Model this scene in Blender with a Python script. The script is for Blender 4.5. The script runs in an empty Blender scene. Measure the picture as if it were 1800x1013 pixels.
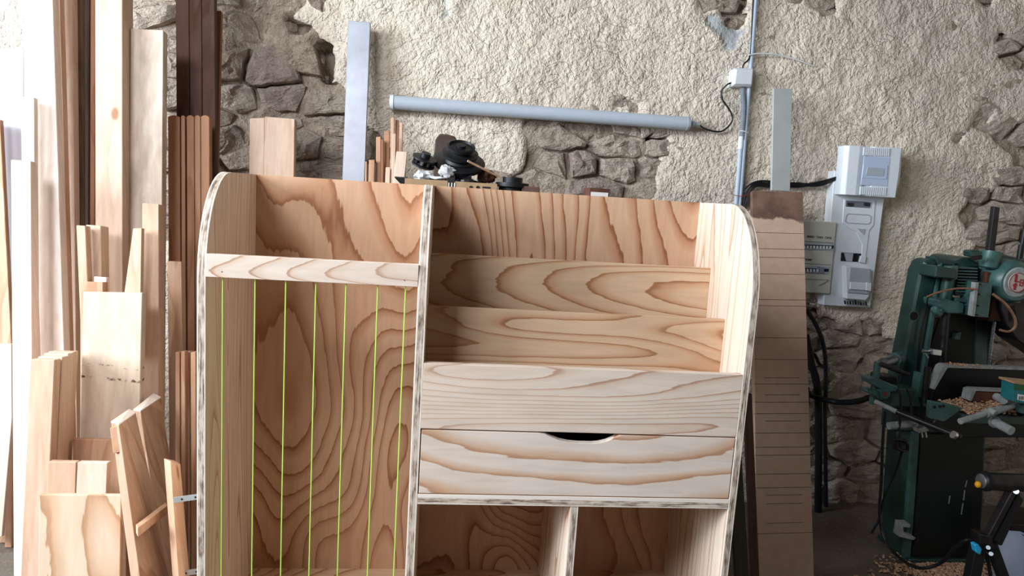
import bpy, math, random
import numpy as np
from mathutils import Vector, Matrix, noise

C = bpy.context.scene.collection
SC = bpy.context.scene
V = Vector
random.seed(7)

# ------------------------------------------------------------------ camera, world, lights, exposure
FPX, EYE, WALL = 1198.7, 1.30, 2.78
_pi, _ya, _ro = [math.radians(a) for a in (-7.7734, 5.9651, 3.6094)]
_F = V((math.sin(_ya) * math.cos(_pi), math.cos(_ya) * math.cos(_pi), math.sin(_pi)))
_R = V((math.cos(_ya), -math.sin(_ya), 0)); _U = _R.cross(_F)
CR = _R * math.cos(_ro) + _U * math.sin(_ro)
CU = -_R * math.sin(_ro) + _U * math.cos(_ro)
cam = bpy.data.cameras.new('camera'); cam.sensor_width = 36; cam.lens = FPX / 1800 * 36
cam.clip_start = 0.05; cam.clip_end = 60
co = bpy.data.objects.new('camera', cam); C.objects.link(co); SC.camera = co
M = Matrix((CR, CU, -_F)).transposed().to_4x4(); M.translation = V((0, 0, EYE)); co.matrix_world = M

SC.view_settings.view_transform = 'Standard'; SC.view_settings.look = 'None'
SC.view_settings.gamma = 1.0; SC.view_settings.use_curve_mapping = False
SC.view_settings.exposure = -0.12

W = bpy.data.worlds.new('world'); SC.world = W; W.use_nodes = True
W.node_tree.nodes['Background'].inputs[0].default_value = (0.72, 0.82, 1.0, 1)
W.node_tree.nodes['Background'].inputs[1].default_value = 0.035

def area(name, loc, target, sx, sy, power, col):
    l = bpy.data.lights.new(name, 'AREA'); l.shape = 'RECTANGLE'; l.size = sx; l.size_y = sy
    l.energy = power; l.color = col
    o = bpy.data.objects.new(name, l); C.objects.link(o); o.location = loc
    o.rotation_euler = (V(target) - V(loc)).to_track_quat('-Z', 'Y').to_euler()
area('doorway_daylight', (-3.5, 0.6, 2.05), (0.6, 1.7, 1.1), 2.4, 1.6, 375, (0.81, 0.90, 1.0))
area('barn_opening_daylight', (-1.5, -0.2, 2.68), (0.3, 2.2, 0.9), 1.1, 0.7, 76, (0.9, 0.94, 1.0))

# ------------------------------------------------------------------ pixel rays -> real points
def ray(x, y): return _F + CR * ((x - 900) / FPX) - CU * ((y - 506.5) / FPX)
def at(x, y, Y):
    d = ray(x, y); p = d * (Y / d.y); return V((p.x, p.y, p.z + EYE))
def atz(x, y, Z):
    d = ray(x, y); p = d * ((Z - EYE) / d.z); return V((p.x, p.y, p.z + EYE))
def onlean(x, y, yb, k):
    d = ray(x, y); t = (yb + k * EYE) / (d.y - k * d.z); return V((d.x * t, d.y * t, d.z * t + EYE))

# ------------------------------------------------------------------ materials
def srgb(h):
    h = h.lstrip('#'); c = [int(h[i:i + 2], 16) / 255 for i in (0, 2, 4)]
    return tuple([(x / 12.92 if x <= .04045 else ((x + .055) / 1.055) ** 2.4) for x in c] + [1])
MATS = {}
class NT:
    def __init__(s, name):
        s.m = bpy.data.materials.new(name); s.m.use_nodes = True; s.t = s.m.node_tree
        s.b = s.t.nodes['Principled BSDF']; s.b.inputs['Roughness'].default_value = .7
        s.b.inputs['Specular IOR Level'].default_value = .3
        MATS[name] = s.m
    def n(s, ty, **kw):
        nd = s.t.nodes.new(ty)
        for k, v in kw.items():
            if k.startswith('_'): setattr(nd, k[1:], v)
            else:
                k2 = int(k[1:]) if k[0] == 'i' and k[1:].isdigit() else k.replace('__', ' ')
                if isinstance(v, bpy.types.NodeSocket): s.t.links.new(v, nd.inputs[k2])
                else: nd.inputs[k2].default_value = v
        return nd
    def math(s, op, a, b=0.0, c=None):
        nd = s.n('ShaderNodeMath', _operation=op, i0=a, i1=b)
        if c is not None:
            if isinstance(c, bpy.types.NodeSocket): s.t.links.new(c, nd.inputs[2])
            else: nd.inputs[2].default_value = c
        return nd.outputs[0]
    def noise(s, vec, scale, detail=2, rough=.5, dist=0):
        return s.n('ShaderNodeTexNoise', Vector=vec, Scale=scale, Detail=detail, Roughness=rough, Distortion=dist).outputs[0]
    def ramp(s, fac, stops, interp='LINEAR'):
        r = s.n('ShaderNodeValToRGB', Fac=fac); e = r.color_ramp.elements; r.color_ramp.interpolation = interp
        e[0].position, e[0].color = stops[0][0], stops[0][1]
        e[1].position, e[1].color = stops[-1][0], stops[-1][1]
        for p, c in stops[1:-1]:
            x = e.new(p); x.color = c
        return r.outputs[0]
    def mix(s, f, a, b, mode='MIX'):
        nd = s.n('ShaderNodeMix', _data_type='RGBA', _blend_type=mode)
        for sock, v in ((nd.inputs[0], f), (nd.inputs[6], a), (nd.inputs[7], b)):
            if isinstance(v, bpy.types.NodeSocket): s.t.links.new(v, sock)
            else: sock.default_value = v
        return nd.outputs[2]
    def coords(s, stretch=(1, 1, 1), rnd=True):
        tc = s.n('ShaderNodeTexCoord').outputs['Object']
        if rnd:
            r = s.n('ShaderNodeObjectInfo').outputs['Random']
            off = s.n('ShaderNodeCombineXYZ', X=s.math('MULTIPLY', r, 37.0), Y=s.math('MULTIPLY', r, 91.0), Z=s.math('MULTIPLY', r, 63.0)).outputs[0]
            tc = s.n('ShaderNodeVectorMath', _operation='ADD', i0=tc, i1=off).outputs[0]
        return s.n('ShaderNodeVectorMath', _operation='MULTIPLY', i0=tc, i1=V(stretch)).outputs[0]
    def rand(s): return s.n('ShaderNodeObjectInfo').outputs['Random']
    def col(s, c): s.t.links.new(c, s.b.inputs['Base Color']) if isinstance(c, bpy.types.NodeSocket) else setattr(s.b.inputs['Base Color'], 'default_value', c)
    def bump(s, h, strength=.3, dist=.01):
        b = s.n('ShaderNodeBump', Height=h, Strength=strength, Distance=dist)
        s.t.links.new(b.outputs[0], s.b.inputs['Normal'])

def st(axis, a=1.0, b=.25):
    return {'X': (b, a, a), 'Y': (a, b, a), 'Z': (a, a, b)}[axis]

def plywood(name, axis, light, mid, dark, rings=9.0, scale=2.6, str_=.22, seed=(0, 0, 0)):
    m = NT(name)
    v = m.coords(st(axis, 1, str_))
    v = m.n('ShaderNodeVectorMath', _operation='ADD', i0=v, i1=V(seed)).outputs[0]
    n1 = m.noise(v, scale, 1.5, .45, .35)
    v2 = m.coords(st(axis, 1, .12)); n2 = m.noise(v2, 60, 3, .6)
    v3 = m.coords(st(axis, 1, .4)); n3 = m.noise(v3, 14, 3, .6)
    r = m.math('MULTIPLY', n1, rings * 2)
    r = m.math('ADD', r, m.math('MULTIPLY', n2, .28)); r = m.math('ADD', r, m.math('MULTIPLY', n3, .35))
    t = m.math('FRACT', r)
    c = m.ramp(t, [(0, light), (.55, light), (.84, mid), (.94, dark), (.975, dark), (1, light)])
    big = m.noise(m.coords((1, 1, 1)), 1.6, 2)
    c = m.mix(m.math('MULTIPLY', m.ramp(big, [(.42, (0, 0, 0, 1)), (.62, (1, 1, 1, 1))]), .35), c, mid)
    f = m.ramp(n2, [(.35, (.90, .89, .88, 1)), (.6, (1, 1, 1, 1))])
    c = m.mix(1.0, c, f, 'MULTIPLY')
    m.col(c); m.bump(n2, .12, .002); m.b.inputs['Roughness'].default_value = .62
    return m.m

def lumber(name, c1, c2, axis='Z', rings=5.0, contrast=.35, stain=0.0, stainc=(.12, .1, .09, 1), knots=True, rough=.7):
    m = NT(name); r = m.rand()
    base = m.mix(m.math('MULTIPLY', r, 1.0), c1, c2)
    v = m.coords(st(axis, 1, .07)); n1 = m.noise(v, 9, 2, .5, .2)
    t = m.math('FRACT', m.math('MULTIPLY', n1, rings))
    g = m.ramp(t, [(0, (1, 1, 1, 1)), (.6, (.93, .88, .82, 1)), (.92, (.74, .62, .52, 1)), (1, (1, 1, 1, 1))])
    c = m.mix(contrast * 1.6 if contrast < .6 else 1.0, base, m.mix(1.0, base, g, 'MULTIPLY'))
    n2 = m.noise(m.coords(st(axis, 1, .05)), 70, 3, .6)
    c = m.mix(.5, c, m.mix(1.0, c, m.ramp(n2, [(.3, (.72, .66, .6, 1)), (.62, (1, 1, 1, 1))]), 'MULTIPLY'))
    if knots:
        vo = m.n('ShaderNodeTexVoronoi', Vector=m.coords(st(axis, 1, .55)), Scale=4.2).outputs['Distance']
        c = m.mix(m.math('MULTIPLY', m.ramp(vo, [(.035, (1, 1, 1, 1)), (.06, (0, 0, 0, 1))]), .8), c, m.mix(1.0, base, (.42, .24, .13, 1), 'MULTIPLY'))
    if stain:
        n3 = m.noise(m.coords(st(axis, 1, .35)), 7, 5, .65)
        c = m.mix(m.math('MULTIPLY', m.ramp(n3, [(.5, (0, 0, 0, 1)), (.68, (1, 1, 1, 1))]), stain), c, stainc)
    m.col(c); m.bump(n2, .2, .003); m.b.inputs['Roughness'].default_value = rough
    return m.m

def plain(name, c, rough=.5, metal=0.0, var=.08, scale=30, bump=0.0, spec=.4):
    m = NT(name); n = m.noise(m.coords(), scale, 4, .6)
    lo = tuple([x * (1 - var * 2) for x in c[:3]] + [1]); hi = tuple([min(1, x * (1 + var)) for x in c[:3]] + [1])
    m.col(m.ramp(n, [(.3, lo), (.7, hi)]))
    m.b.inputs['Roughness'].default_value = rough; m.b.inputs['Metallic'].default_value = metal
    m.b.inputs['Specular IOR Level'].default_value = spec
    if bump: m.bump(n, bump, .004)
    return m.m

PL, PM, PD = srgb('#CFA98A'), srgb('#BA8B69'), srgb('#94603F')
plywood('ply_back_shaded', 'Z', PL, PM, PD, 15.0, 2.4, .34)  # back panels darker and oranger, interior shade put into their colour
plywood('ply_inner_shaded', 'X', srgb('#D8B999'), srgb('#C99F7B'), srgb('#A2724E'), 19.0, 3.0, .17)  # slats and inner boards tinted orange to carry the shade inside
plywood('ply_front', 'X', srgb('#E0CFC0'), srgb('#D8C0AB'), srgb('#B48C72'), 16.0, 3.0, .16)
plywood('ply_drawer', 'X', srgb('#E0D0C2'), srgb('#D0AC8E'), srgb('#BA8E70'), 8.0, 2.2, .24, (3, 1, 2))
plywood('ply_side', 'Z', srgb('#E3D1BE'), srgb('#D6BBA3'), srgb('#B48A6C'), 18.0, 4.5, .08)
plywood('ply_offcut', 'Z', srgb('#DFC6AC'), srgb('#CFA988'), srgb('#B08460'), 4.0, 2.6, .5)
def edge_mat(name, axis, c0):
    m = NT(name); s = {'X': (1, .03, .03), 'Z': (.03, .04, 1)}[axis]
    v = m.coords(s, False); n = m.noise(v, 380, 2, .6)
    fl = m.noise(m.coords((.8, .25, .25) if axis == 'X' else (.25, .25, .8)), 130, 2, .6)
    t = m.math('ADD', n, m.math('MULTIPLY', m.math('SUBTRACT', fl, .5), .9))
    c = m.ramp(t, [(.28, srgb('#6E5B52')), (.42, srgb('#A3917F')), (.55, srgb('#C9B9A9')), (.75, srgb('#DACCBE'))])
    xyz = m.n('ShaderNodeSeparateXYZ', Vector=m.n('ShaderNodeTexCoord').outputs['Object']).outputs[0 if axis == 'X' else 2]
    d = m.math('ABSOLUTE', m.math('SUBTRACT', xyz, c0))
    c = m.mix(m.ramp(m.math('MULTIPLY', d, 100.0), [(.60, (0, 0, 0, 1)), (.68, (1, 1, 1, 1))]), c, srgb('#EADFD2'))
    m.col(c); m.bump(n, .3, .002)
edge_mat('ply_edge_x', 'X', 0.0); edge_mat('ply_edge_z', 'Z', .009)
plain('dark_inside', (.012, .008, .006, 1), .9)

lumber('pine_pale', srgb('#E0C9B6'), srgb('#D6B69E'), contrast=.25)
lumber('pine_lit_white', srgb('#EEE2D8'), srgb('#E9DACC'), contrast=.15, knots=False)  # whiter pine, glare of overexposed boards and lit ends painted in
lumber('pine_knotty', srgb('#D9BFA9'), srgb('#CDAA90'), stain=.25, stainc=srgb('#8A7464'))
lumber('pine_stained', srgb('#E2D2C2'), srgb('#DCCAB8'), stain=.5, stainc=srgb('#857463'), contrast=.25)
lumber('pine_orange', srgb('#D4B196'), srgb('#C69F82'), contrast=.5)
lumber('larch_strip', srgb('#AF8468'), srgb('#966A50'), contrast=.55)
lumber('red_moulding', srgb('#B48A6E'), srgb('#A0755A'), contrast=.5, knots=False)
lumber('old_dark', srgb('#5A453E'), srgb('#775A50'), contrast=.6, stain=.4, stainc=srgb('#241A18'), rough=.85)
lumber('old_grey', srgb('#8C7B69'), srgb('#75655A'), contrast=.5, stain=.6, stainc=srgb('#3B2F2C'), rough=.85)
lumber('laminated', srgb('#C8AD98'), srgb('#B89880'), contrast=.7, knots=False)
lumber('bench_wood', srgb('#8A7258'), srgb('#7A634C'), 'X')
lumber('dark_panel', srgb('#4E4A3C'), srgb('#3D3A30'), contrast=.2, knots=False)
lumber('log_wood', srgb('#584840'), srgb('#4B3D36'), 'X', contrast=.8, stain=.5, stainc=srgb('#2B221E'))

def plaster():
    m = NT('plaster'); v = m.coords((1, 1, 1), False)
    big = m.noise(v, 1.1, 4, .6); n2 = m.noise(v, 7, 5, .65); n3 = m.noise(v, 62, 3, .6); n4 = m.noise(v, 24, 4, .6)
    c = m.ramp(big, [(.35, srgb('#C8BCAE')), (.5, srgb('#DED1BF')), (.66, srgb('#E6DAC8'))])
    c = m.mix(m.math('MULTIPLY', m.ramp(n2, [(.54, (0, 0, 0, 1)), (.72, (1, 1, 1, 1))]), .35), c, srgb('#B29C84'))
    c = m.mix(m.math('MULTIPLY', m.ramp(n3, [(.55, (0, 0, 0, 1)), (.7, (1, 1, 1, 1))]), .3), c, srgb('#A08E7A'))
    at_ = m.n('ShaderNodeAttribute', _attribute_name='cement').outputs['Fac']
    c = m.mix(at_, c, srgb('#B4B8B8'))
    m.col(c); m.b.inputs['Roughness'].default_value = .95; m.b.inputs['Specular IOR Level'].default_value = .1
    h = m.math('ADD', m.math('MULTIPLY', n3, .9), m.math('MULTIPLY', n4, .8))
    cr = m.math('ABSOLUTE', m.math('SUBTRACT', m.noise(v, 5, 4, .6, .6), .5))
    h = m.math('ADD', h, m.math('MULTIPLY', m.math('MINIMUM', cr, .012), 14.0))
    hh = m.math('MULTIPLY', h, m.math('SUBTRACT', 1.0, m.math('MULTIPLY', at_, .7)))
    m.bump(hh, 1.0, .017)
plaster()
def stone():
    m = NT('stone'); r = m.rand()
    base = m.ramp(r, [(0, srgb('#CDBDAC')), (.3, srgb('#B8A898')), (.55, srgb('#D6C6B4')), (.8, srgb('#AF9E92')), (1, srgb('#C8B49E'))])
    n = m.noise(m.coords((1, 1, 1.6)), 14, 5, .65); n3 = m.noise(m.coords((1, 1, 2)), 70, 4, .7)
    c = m.mix(m.math('MULTIPLY', m.ramp(n, [(.45, (0, 0, 0, 1)), (.65, (1, 1, 1, 1))]), .6), base, srgb('#97877A'))
    c = m.mix(m.math('MULTIPLY', m.ramp(n3, [(.5, (0, 0, 0, 1)), (.65, (1, 1, 1, 1))]), .35), c, srgb('#D2C4B2'))
    m.col(c); m.b.inputs['Roughness'].default_value = .95; m.b.inputs['Specular IOR Level'].default_value = .1
    m.bump(m.math('ADD', n, m.math('MULTIPLY', n3, .6)), 1.0, .03)
stone()
def mortar():
    m = NT('mortar'); v = m.coords((1, 1, 1), False); n = m.noise(v, 22, 5, .7)
    m.col(m.ramp(n, [(.3, srgb('#8D7C6C')), (.7, srgb('#BFAF9D'))])); m.b.inputs['Roughness'].default_value = 1
    m.bump(n, 1, .03)
mortar()
def concrete():
    m = NT('concrete'); v = m.coords((1, 1, 1), False); n = m.noise(v, 3, 6, .6); n2 = m.noise(v, 60, 3, .7)
    c = m.ramp(n, [(.3, srgb('#574E46')), (.7, srgb('#756B60'))])
    c = m.mix(m.math('MULTIPLY', m.ramp(n2, [(.55, (0, 0, 0, 1)), (.62, (1, 1, 1, 1))]), .4), c, srgb('#9C7C5C'))
    m.col(c); m.b.inputs['Roughness'].default_value = .9; m.bump(n2, .4, .005)
concrete()
def plank_marks():
    m = NT('marked_plank'); tc = m.n('ShaderNodeTexCoord').outputs['Object']; sp = m.n('ShaderNodeSeparateXYZ', Vector=tc)
    x, z = sp.outputs[0], sp.outputs[2]; n = m.noise(m.coords((1, 1, .08)), 40, 3, .6)
    c = m.ramp(n, [(.3, srgb('#C9B49E')), (.65, srgb('#DDCAB4'))])
    n2 = m.noise(m.coords((1, 1, .8)), 55, 3, .6); n3 = m.noise(m.coords((1, 1, .5)), 12, 4, .6)
    c = m.mix(m.math('MULTIPLY', m.ramp(n3, [(.48, (0, 0, 0, 1)), (.66, (1, 1, 1, 1))]), .35), c, srgb('#9E9288'))
    for z0 in MARKZ:
        band = m.ramp(m.math('MULTIPLY', m.math('ABSOLUTE', m.math('SUBTRACT', m.math('ADD', z, m.math('MULTIPLY', x, .06)), z0)), 50.0), [(.08, (1, 1, 1, 1)), (.28, (0, 0, 0, 1))])
        c = m.mix(m.math('MULTIPLY', band, m.ramp(n2, [(.53, (0, 0, 0, 1)), (.62, (1, 1, 1, 1))])), c, srgb('#54392C'))
    e = m.math('ADD', m.math('ABSOLUTE', x), m.math('MULTIPLY', n2, .03))
    c = m.mix(m.math('MULTIPLY', m.ramp(e, [(.098, (0, 0, 0, 1)), (.112, (1, 1, 1, 1))]), .55), c, srgb('#5A5250'))
    m.col(c); m.bump(n2, .3, .003)
MARKZ = [onlean(200, y, 1.86, .13).z for y in (645, 667)]
plank_marks()
def mdf():
    m = NT('brown_mdf'); tc = m.n('ShaderNodeTexCoord').outputs['Object']
    n = m.noise(tc, 30, 4, .6); n2 = m.noise(tc, 9, 4, .6)
    z = m.n('ShaderNodeSeparateXYZ', Vector=tc).outputs[2]
    zz = m.math('ADD', z, m.math('MULTIPLY', n2, .10))
    base = m.ramp(n, [(.3, srgb('#CBAC96')), (.7, srgb('#D6B9A4'))])
    stn = m.ramp(n2, [(.35, srgb('#5E443A')), (.65, srgb('#86695A'))])
    m.col(m.mix(m.ramp(m.math('SUBTRACT', zz, 1.26), [(.052, (0, 0, 0, 1)), (.06, (1, 1, 1, 1))]), base, stn))
    m.b.inputs['Roughness'].default_value = .75
mdf()
plain('mdf_core', srgb('#54382C'), .9)
plain('white_plastic', srgb('#D9E0E6'), .4, var=.02)
plain('offwhite_plastic', srgb('#C3C2B8'), .5, var=.03)
plain('blue_plastic', srgb('#B7C4DC'), .4, var=.02)
plain('grey_plastic', srgb('#A9B0BA'), .45, var=.02)
plain('diffuser', srgb('#B4BCC6'), .28, var=.02)
plain('ruler_alu', srgb('#A8ACB4'), .38, .35, .08, 12)
plain('plank_pvc', srgb('#AEB3B0'), .5, var=.05, scale=10)
plain('conduit_grey', srgb('#AEBBCB'), .45, var=.03)
plain('flex_grey', srgb('#7F8792'), .6)
plain('black_cable', srgb('#15161A'), .45)
plain('black_rubber', srgb('#111216'), .5)
plain('white_cable', srgb('#E2E4E4'), .5)
plain('clear_black', (.01, .01, .012, 1), .3)
plain('breaker_dark', srgb('#22262C'), .4)
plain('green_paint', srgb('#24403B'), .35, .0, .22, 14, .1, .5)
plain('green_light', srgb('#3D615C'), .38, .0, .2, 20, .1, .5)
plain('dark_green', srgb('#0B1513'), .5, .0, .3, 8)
plain('fence_iron', srgb('#17171A'), .45, .4, .3, 8)
plain('steel', srgb('#8F949A'), .32, .8, .12, 25)
plain('dark_steel', srgb('#3A3738'), .4, .7, .2, 30)
plain('dusty_iron', srgb('#9AA0A0'), .75, .1, .15, 40)
plain('bright_steel', srgb('#D5D8DA'), .25, .9, .05)
plain('rust', srgb('#5E3A2A'), .8, .1, .25, 20)
plain('copper_hose', srgb('#A87C62'), .4, .5, .15)
plain('cement', srgb('#A7A9A6'), .9, var=.12, scale=8, bump=.4)
plain('cardboard', srgb('#A78A68'), .8, var=.08)
plain('print_black', (.01, .01, .01, 1), .6)
plain('paper_white', srgb('#DAD9D4'), .7, var=.03)
plain('crumpled_cloth', srgb('#C9CBCB'), .8, var=.15, scale=12)
plain('melamine', srgb('#C9C8D2'), .4, var=.04, scale=4)
plain('galvanised', srgb('#B4BCBC'), .4, .5, .1)
plain('lime_cord', srgb('#B4DB5E'), .5, var=.04)
plain('badge_grey', srgb('#B8AFA6'), .5)
plain('badge_red', srgb('#9A1F2C'), .5)
plain('pink_plate', srgb('#8F7876'), .5)
plain('yellow_tip', srgb('#F0A814'), .4)
plain('cyan_knob', srgb('#2AA9DE'), .35)
plain('box_green', srgb('#1B5A38'), .5)
plain('box_cyan', srgb('#1F6F78'), .5)
plain('ceiling_wood', srgb('#5A4A3C'), .9)
plain('pink_sheet', srgb('#D9C2B0'), .6, var=.05, scale=5)
def chips():
    m = NT('wood_chips'); tc = m.n('ShaderNodeTexCoord').outputs['Object']; n = m.noise(tc, 160, 2, .7)
    m.col(m.ramp(n, [(.3, srgb('#8C6448')), (.5, srgb('#C79E7C')), (.7, srgb('#E8CBB0'))])); m.b.inputs['Roughness'].default_value = .9
chips()

# ------------------------------------------------------------------ mesh building
WL = {}
def tag(o, label, cat, group=None, kind=None):
    if label: o['label'] = label
    if cat: o['category'] = cat
    if group: o['group'] = group
    if kind: o['kind'] = kind
    return o
def thing(name, label, cat, loc, group=None):
    o = bpy.data.objects.new(name, None); C.objects.link(o); o.location = loc; o.empty_display_size = .05
    WL[o] = V(loc); return tag(o, label, cat, group)

class MB:
    def __init__(s): s.v = []; s.f = []; s.m = []
    def add(s, vs, fs, mi=0):
        b = len(s.v); s.v += [V(p) for p in vs]
        for f in fs: s.f.append([i + b for i in f]); s.m.append(mi)
        return s
    def hexa(s, top, bot, mi=0):      # two quads, same winding
        return s.add(list(top) + list(bot), [(3, 2, 1, 0), (4, 5, 6, 7), (0, 1, 5, 4), (1, 2, 6, 5), (2, 3, 7, 6), (3, 0, 4, 7)], mi)
    def box(s, x0, x1, y0, y1, z0, z1, mi=0):
        q = lambda z: [(x0, y0, z), (x1, y0, z), (x1, y1, z), (x0, y1, z)]
        return s.hexa(q(z1), q(z0), mi)
    def prism(s, poly, off, mi=0, smi=None):
        n = len(poly); off = V(off); a = [V(p) for p in poly]; b = [p + off for p in a]
        base = len(s.v); s.v += a + b
        s.f.append([base + i for i in range(n)]); s.m.append(mi)
        s.f.append([base + n + i for i in reversed(range(n))]); s.m.append(mi)
        for i in range(n):
            j = (i + 1) % n; s.f.append([base + j, base + i, base + n + i, base + n + j]); s.m.append(mi if smi is None else smi)
        return s
    def ring(s, rings, closed=True, cap=True, mi=0):   # list of loops
        n = len(rings[0]); base = len(s.v)
        for r in rings: s.v += [V(p) for p in r]
        for k in range(len(rings) - 1):
            for i in range(n):
                j = (i + 1) % n; a = base + k * n
                s.f.append([a + i, a + j, a + n + j, a + n + i]); s.m.append(mi)
        if cap:
            s.f.append([base + i for i in reversed(range(n))]); s.m.append(mi)
            s.f.append([base + (len(rings) - 1) * n + i for i in range(n)]); s.m.append(mi)
        return s
    def lathe(s, p0, axis, prof, n=20, mi=0, cap=True):      # prof: (distance along axis, radius)
        ax = V(axis).normalized(); u = ax.orthogonal().normalized(); w = ax.cross(u); p0 = V(p0)
        return s.ring([[p0 + ax * h + (u * math.cos(a) + w * math.sin(a)) * r for a in [2 * math.pi * i / n for i in range(n)]] for h, r in prof], mi=mi, cap=cap)
    def cyl(s, p0, p1, r, r2=None, n=16, mi=0):
        p0, p1 = V(p0), V(p1); return s.lathe(p0, p1 - p0, [(0, r), ((p1 - p0).length, r if r2 is None else r2)], n, mi)
    def tube(s, pts, r, n=8, sub=6, mi=0, rib=0):
        P = [V(p) for p in pts]; path = []
        if len(P) > 2:
            Q = [P[0] * 2 - P[1]] + P + [P[-1] * 2 - P[-2]]
            for i in range(1, len(Q) - 2):
                for k in range(sub):
                    t = k / sub; a, b, c, d = Q[i - 1:i + 3]
                    path.append(.5 * ((2 * b) + (c - a) * t + (2 * a - 5 * b + 4 * c - d) * t * t + (-a + 3 * b - 3 * c + d) * t ** 3))
            path.append(P[-1])
        else:
            path = [P[0].lerp(P[1], i / sub) for i in range(sub + 1)]
        ref = V((.13, .97, .21)); rings = []
        for i, p in enumerate(path):
            d = (path[min(i + 1, len(path) - 1)] - path[max(i - 1, 0)]).normalized()
            u = d.cross(ref).normalized() if abs(d.dot(ref)) < .95 else d.cross(V((1, 0, 0))).normalized()
            w = d.cross(u); rr = r * (1 + (.16 if rib and i % 2 else 0))
            rings.append([p + (u * math.cos(a) + w * math.sin(a)) * rr for a in [2 * math.pi * q / n for q in range(n)]])
        return s.ring(rings, mi=mi)
    def sphere(s, c, r, n=10, mi=0, sc=(1, 1, 1)):
        c = V(c); rings = []
        for k in range(1, n):
            ph = math.pi * k / n
            rings.append([c + V((math.sin(ph) * math.cos(a) * sc[0], math.sin(ph) * math.sin(a) * sc[1], math.cos(ph) * sc[2])) * r for a in [2 * math.pi * q / (n + 4) for q in range(n + 4)]])
        return s.ring(rings, mi=mi)
    def build(s, name, mats, parent=None, origin=None, smooth=False, bevel=0, kind=None, label=None):
        if isinstance(mats, str): mats = [mats]
        xs = [p.x for p in s.v]; ys = [p.y for p in s.v]; zs = [p.z for p in s.v]
        if origin is None:
            origin = V(((min(xs) + max(xs)) / 2, (min(ys) + max(ys)) / 2, min(zs)))
        origin = V(origin)
        me = bpy.data.meshes.new(name); me.from_pydata([tuple(p - origin) for p in s.v], [], s.f)
        for mt in mats: me.materials.append(MATS[mt])
        if len(mats) > 1: me.polygons.foreach_set('material_index', s.m)
        import bmesh
        bm = bmesh.new(); bm.from_mesh(me); bmesh.ops.recalc_face_normals(bm, faces=bm.faces); bm.to_mesh(me); bm.free()
        if smooth:
            me.polygons.foreach_set('use_smooth', [True] * len(me.polygons))
            try: me.set_sharp_from_angle(angle=math.radians(40))
            except Exception: pass
        o = bpy.data.objects.new(name, me); C.objects.link(o)
        WL[o] = origin
        if parent is not None:
            o.parent = parent; o.location = origin - WL[parent]
        else: o.location = origin
        if bevel:
            b = o.modifiers.new('edge', 'BEVEL'); b.width = bevel; b.segments = 1; b.limit_method = 'ANGLE'; b.angle_limit = math.radians(40)
        if kind: o['kind'] = kind
        if label: o['label'] = label
        return o

def text_mesh(txt, size, depth=.0004):
    cu = bpy.data.curves.new('t', 'FONT'); cu.body = txt; cu.size = size; cu.extrude = depth; cu.align_x = 'CENTER'; cu.align_y = 'CENTER'; cu.resolution_u = 3
    to = bpy.data.objects.new('t', cu); C.objects.link(to); dg = bpy.context.evaluated_depsgraph_get()
    me = to.evaluated_get(dg).to_mesh(); vs = [v.co.copy() for v in me.vertices]; fs = [tuple(p.vertices) for p in me.polygons]
    to.evaluated_get(dg).to_mesh_clear(); bpy.data.objects.remove(to); return vs, fs
def put_text(mb, txt, size, c, right, up, mi=0):
    vs, fs = text_mesh(txt, size); right, up = V(right).normalized(), V(up).normalized(); nn = right.cross(up); c = V(c)
    mb.add([c + right * v.x + up * v.y + nn * v.z for v in vs], fs, mi); return mb

# ------------------------------------------------------------------ numpy value noise
_rs = np.random.RandomState(3); _T = _rs.rand(256, 256)
def vn(x, y):
    xi = np.floor(x).astype(int); yi = np.floor(y).astype(int); fx = x - xi; fy = y - yi
    fx = fx * fx * (3 - 2 * fx); fy = fy * fy * (3 - 2 * fy); g = lambda a, b: _T[a % 256, b % 256]
    return (g(xi, yi) * (1 - fx) + g(xi + 1, yi) * fx) * (1 - fy) + (g(xi, yi + 1) * (1 - fx) + g(xi + 1, yi + 1) * fx) * fy
def fbm(x, y, o=4):
    s = 0; a = .5; t = 0
    for i in range(o): s = s + vn(x * 2 ** i + 17 * i, y * 2 ** i + 31 * i) * a; t += a; a *= .5
    return s / t

# ------------------------------------------------------------------ stone wall with broken plaster
def wp(pts): return np.array([[at(x, y, WALL).x, at(x, y, WALL).z] for x, y in pts])
EXPOSED = [wp(p) for p in (
    [(150, -200), (530, -200), (548, -10), (520, 28), (548, 45), (550, 72), (584, 78), (588, 140), (612, 165), (622, 205), (655, 235), (670, 270), (672, 420), (150, 420)],
    [(930, 215), (1000, 210), (1165, 235), (1170, 268), (1160, 300), (1140, 335), (1150, 420), (900, 420), (905, 350), (880, 330), (920, 290), (925, 262)],
    [(1085, 168), (1112, 172), (1116, 192), (1078, 186)],
    [(1395, 520), (1440, 545), (1472, 578), (1530, 562), (1580, 600), (1640, 570), (1700, 560), (1700, 455), (1722, 432), (1686, 378), (1712, 345), (1760, 322), (1790, 285), (1900, 240), (2100, 240), (2100, 1300), (1395, 1300)],
    [(1678, 246), (1712, 212), (1728, 196), (1742, 200), (1738, 215), (1790, 212), (1900, 205), (1900, 310), (1786, 296), (1775, 262), (1742, 238), (1715, 230), (1684, 250)],
    [(1226, -60), (1236, 8), (1232, 28), (1245, 30), (1250, 12), (1246, -60)],
    [(1270, -60), (1268, 12), (1280, 38), (1302, 40), (1318, 24), (1318, -60)],
    [(1764, 62), (1796, 66), (1860, 70), (1860, 130), (1782, 118), (1760, 98)],
    [(1440, -60), (1438, 6), (1452, 28), (1470, 18), (1468, -60)],
    [(1716, -60), (1722, 4), (1748, 16), (1754, -60)],
)]
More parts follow.
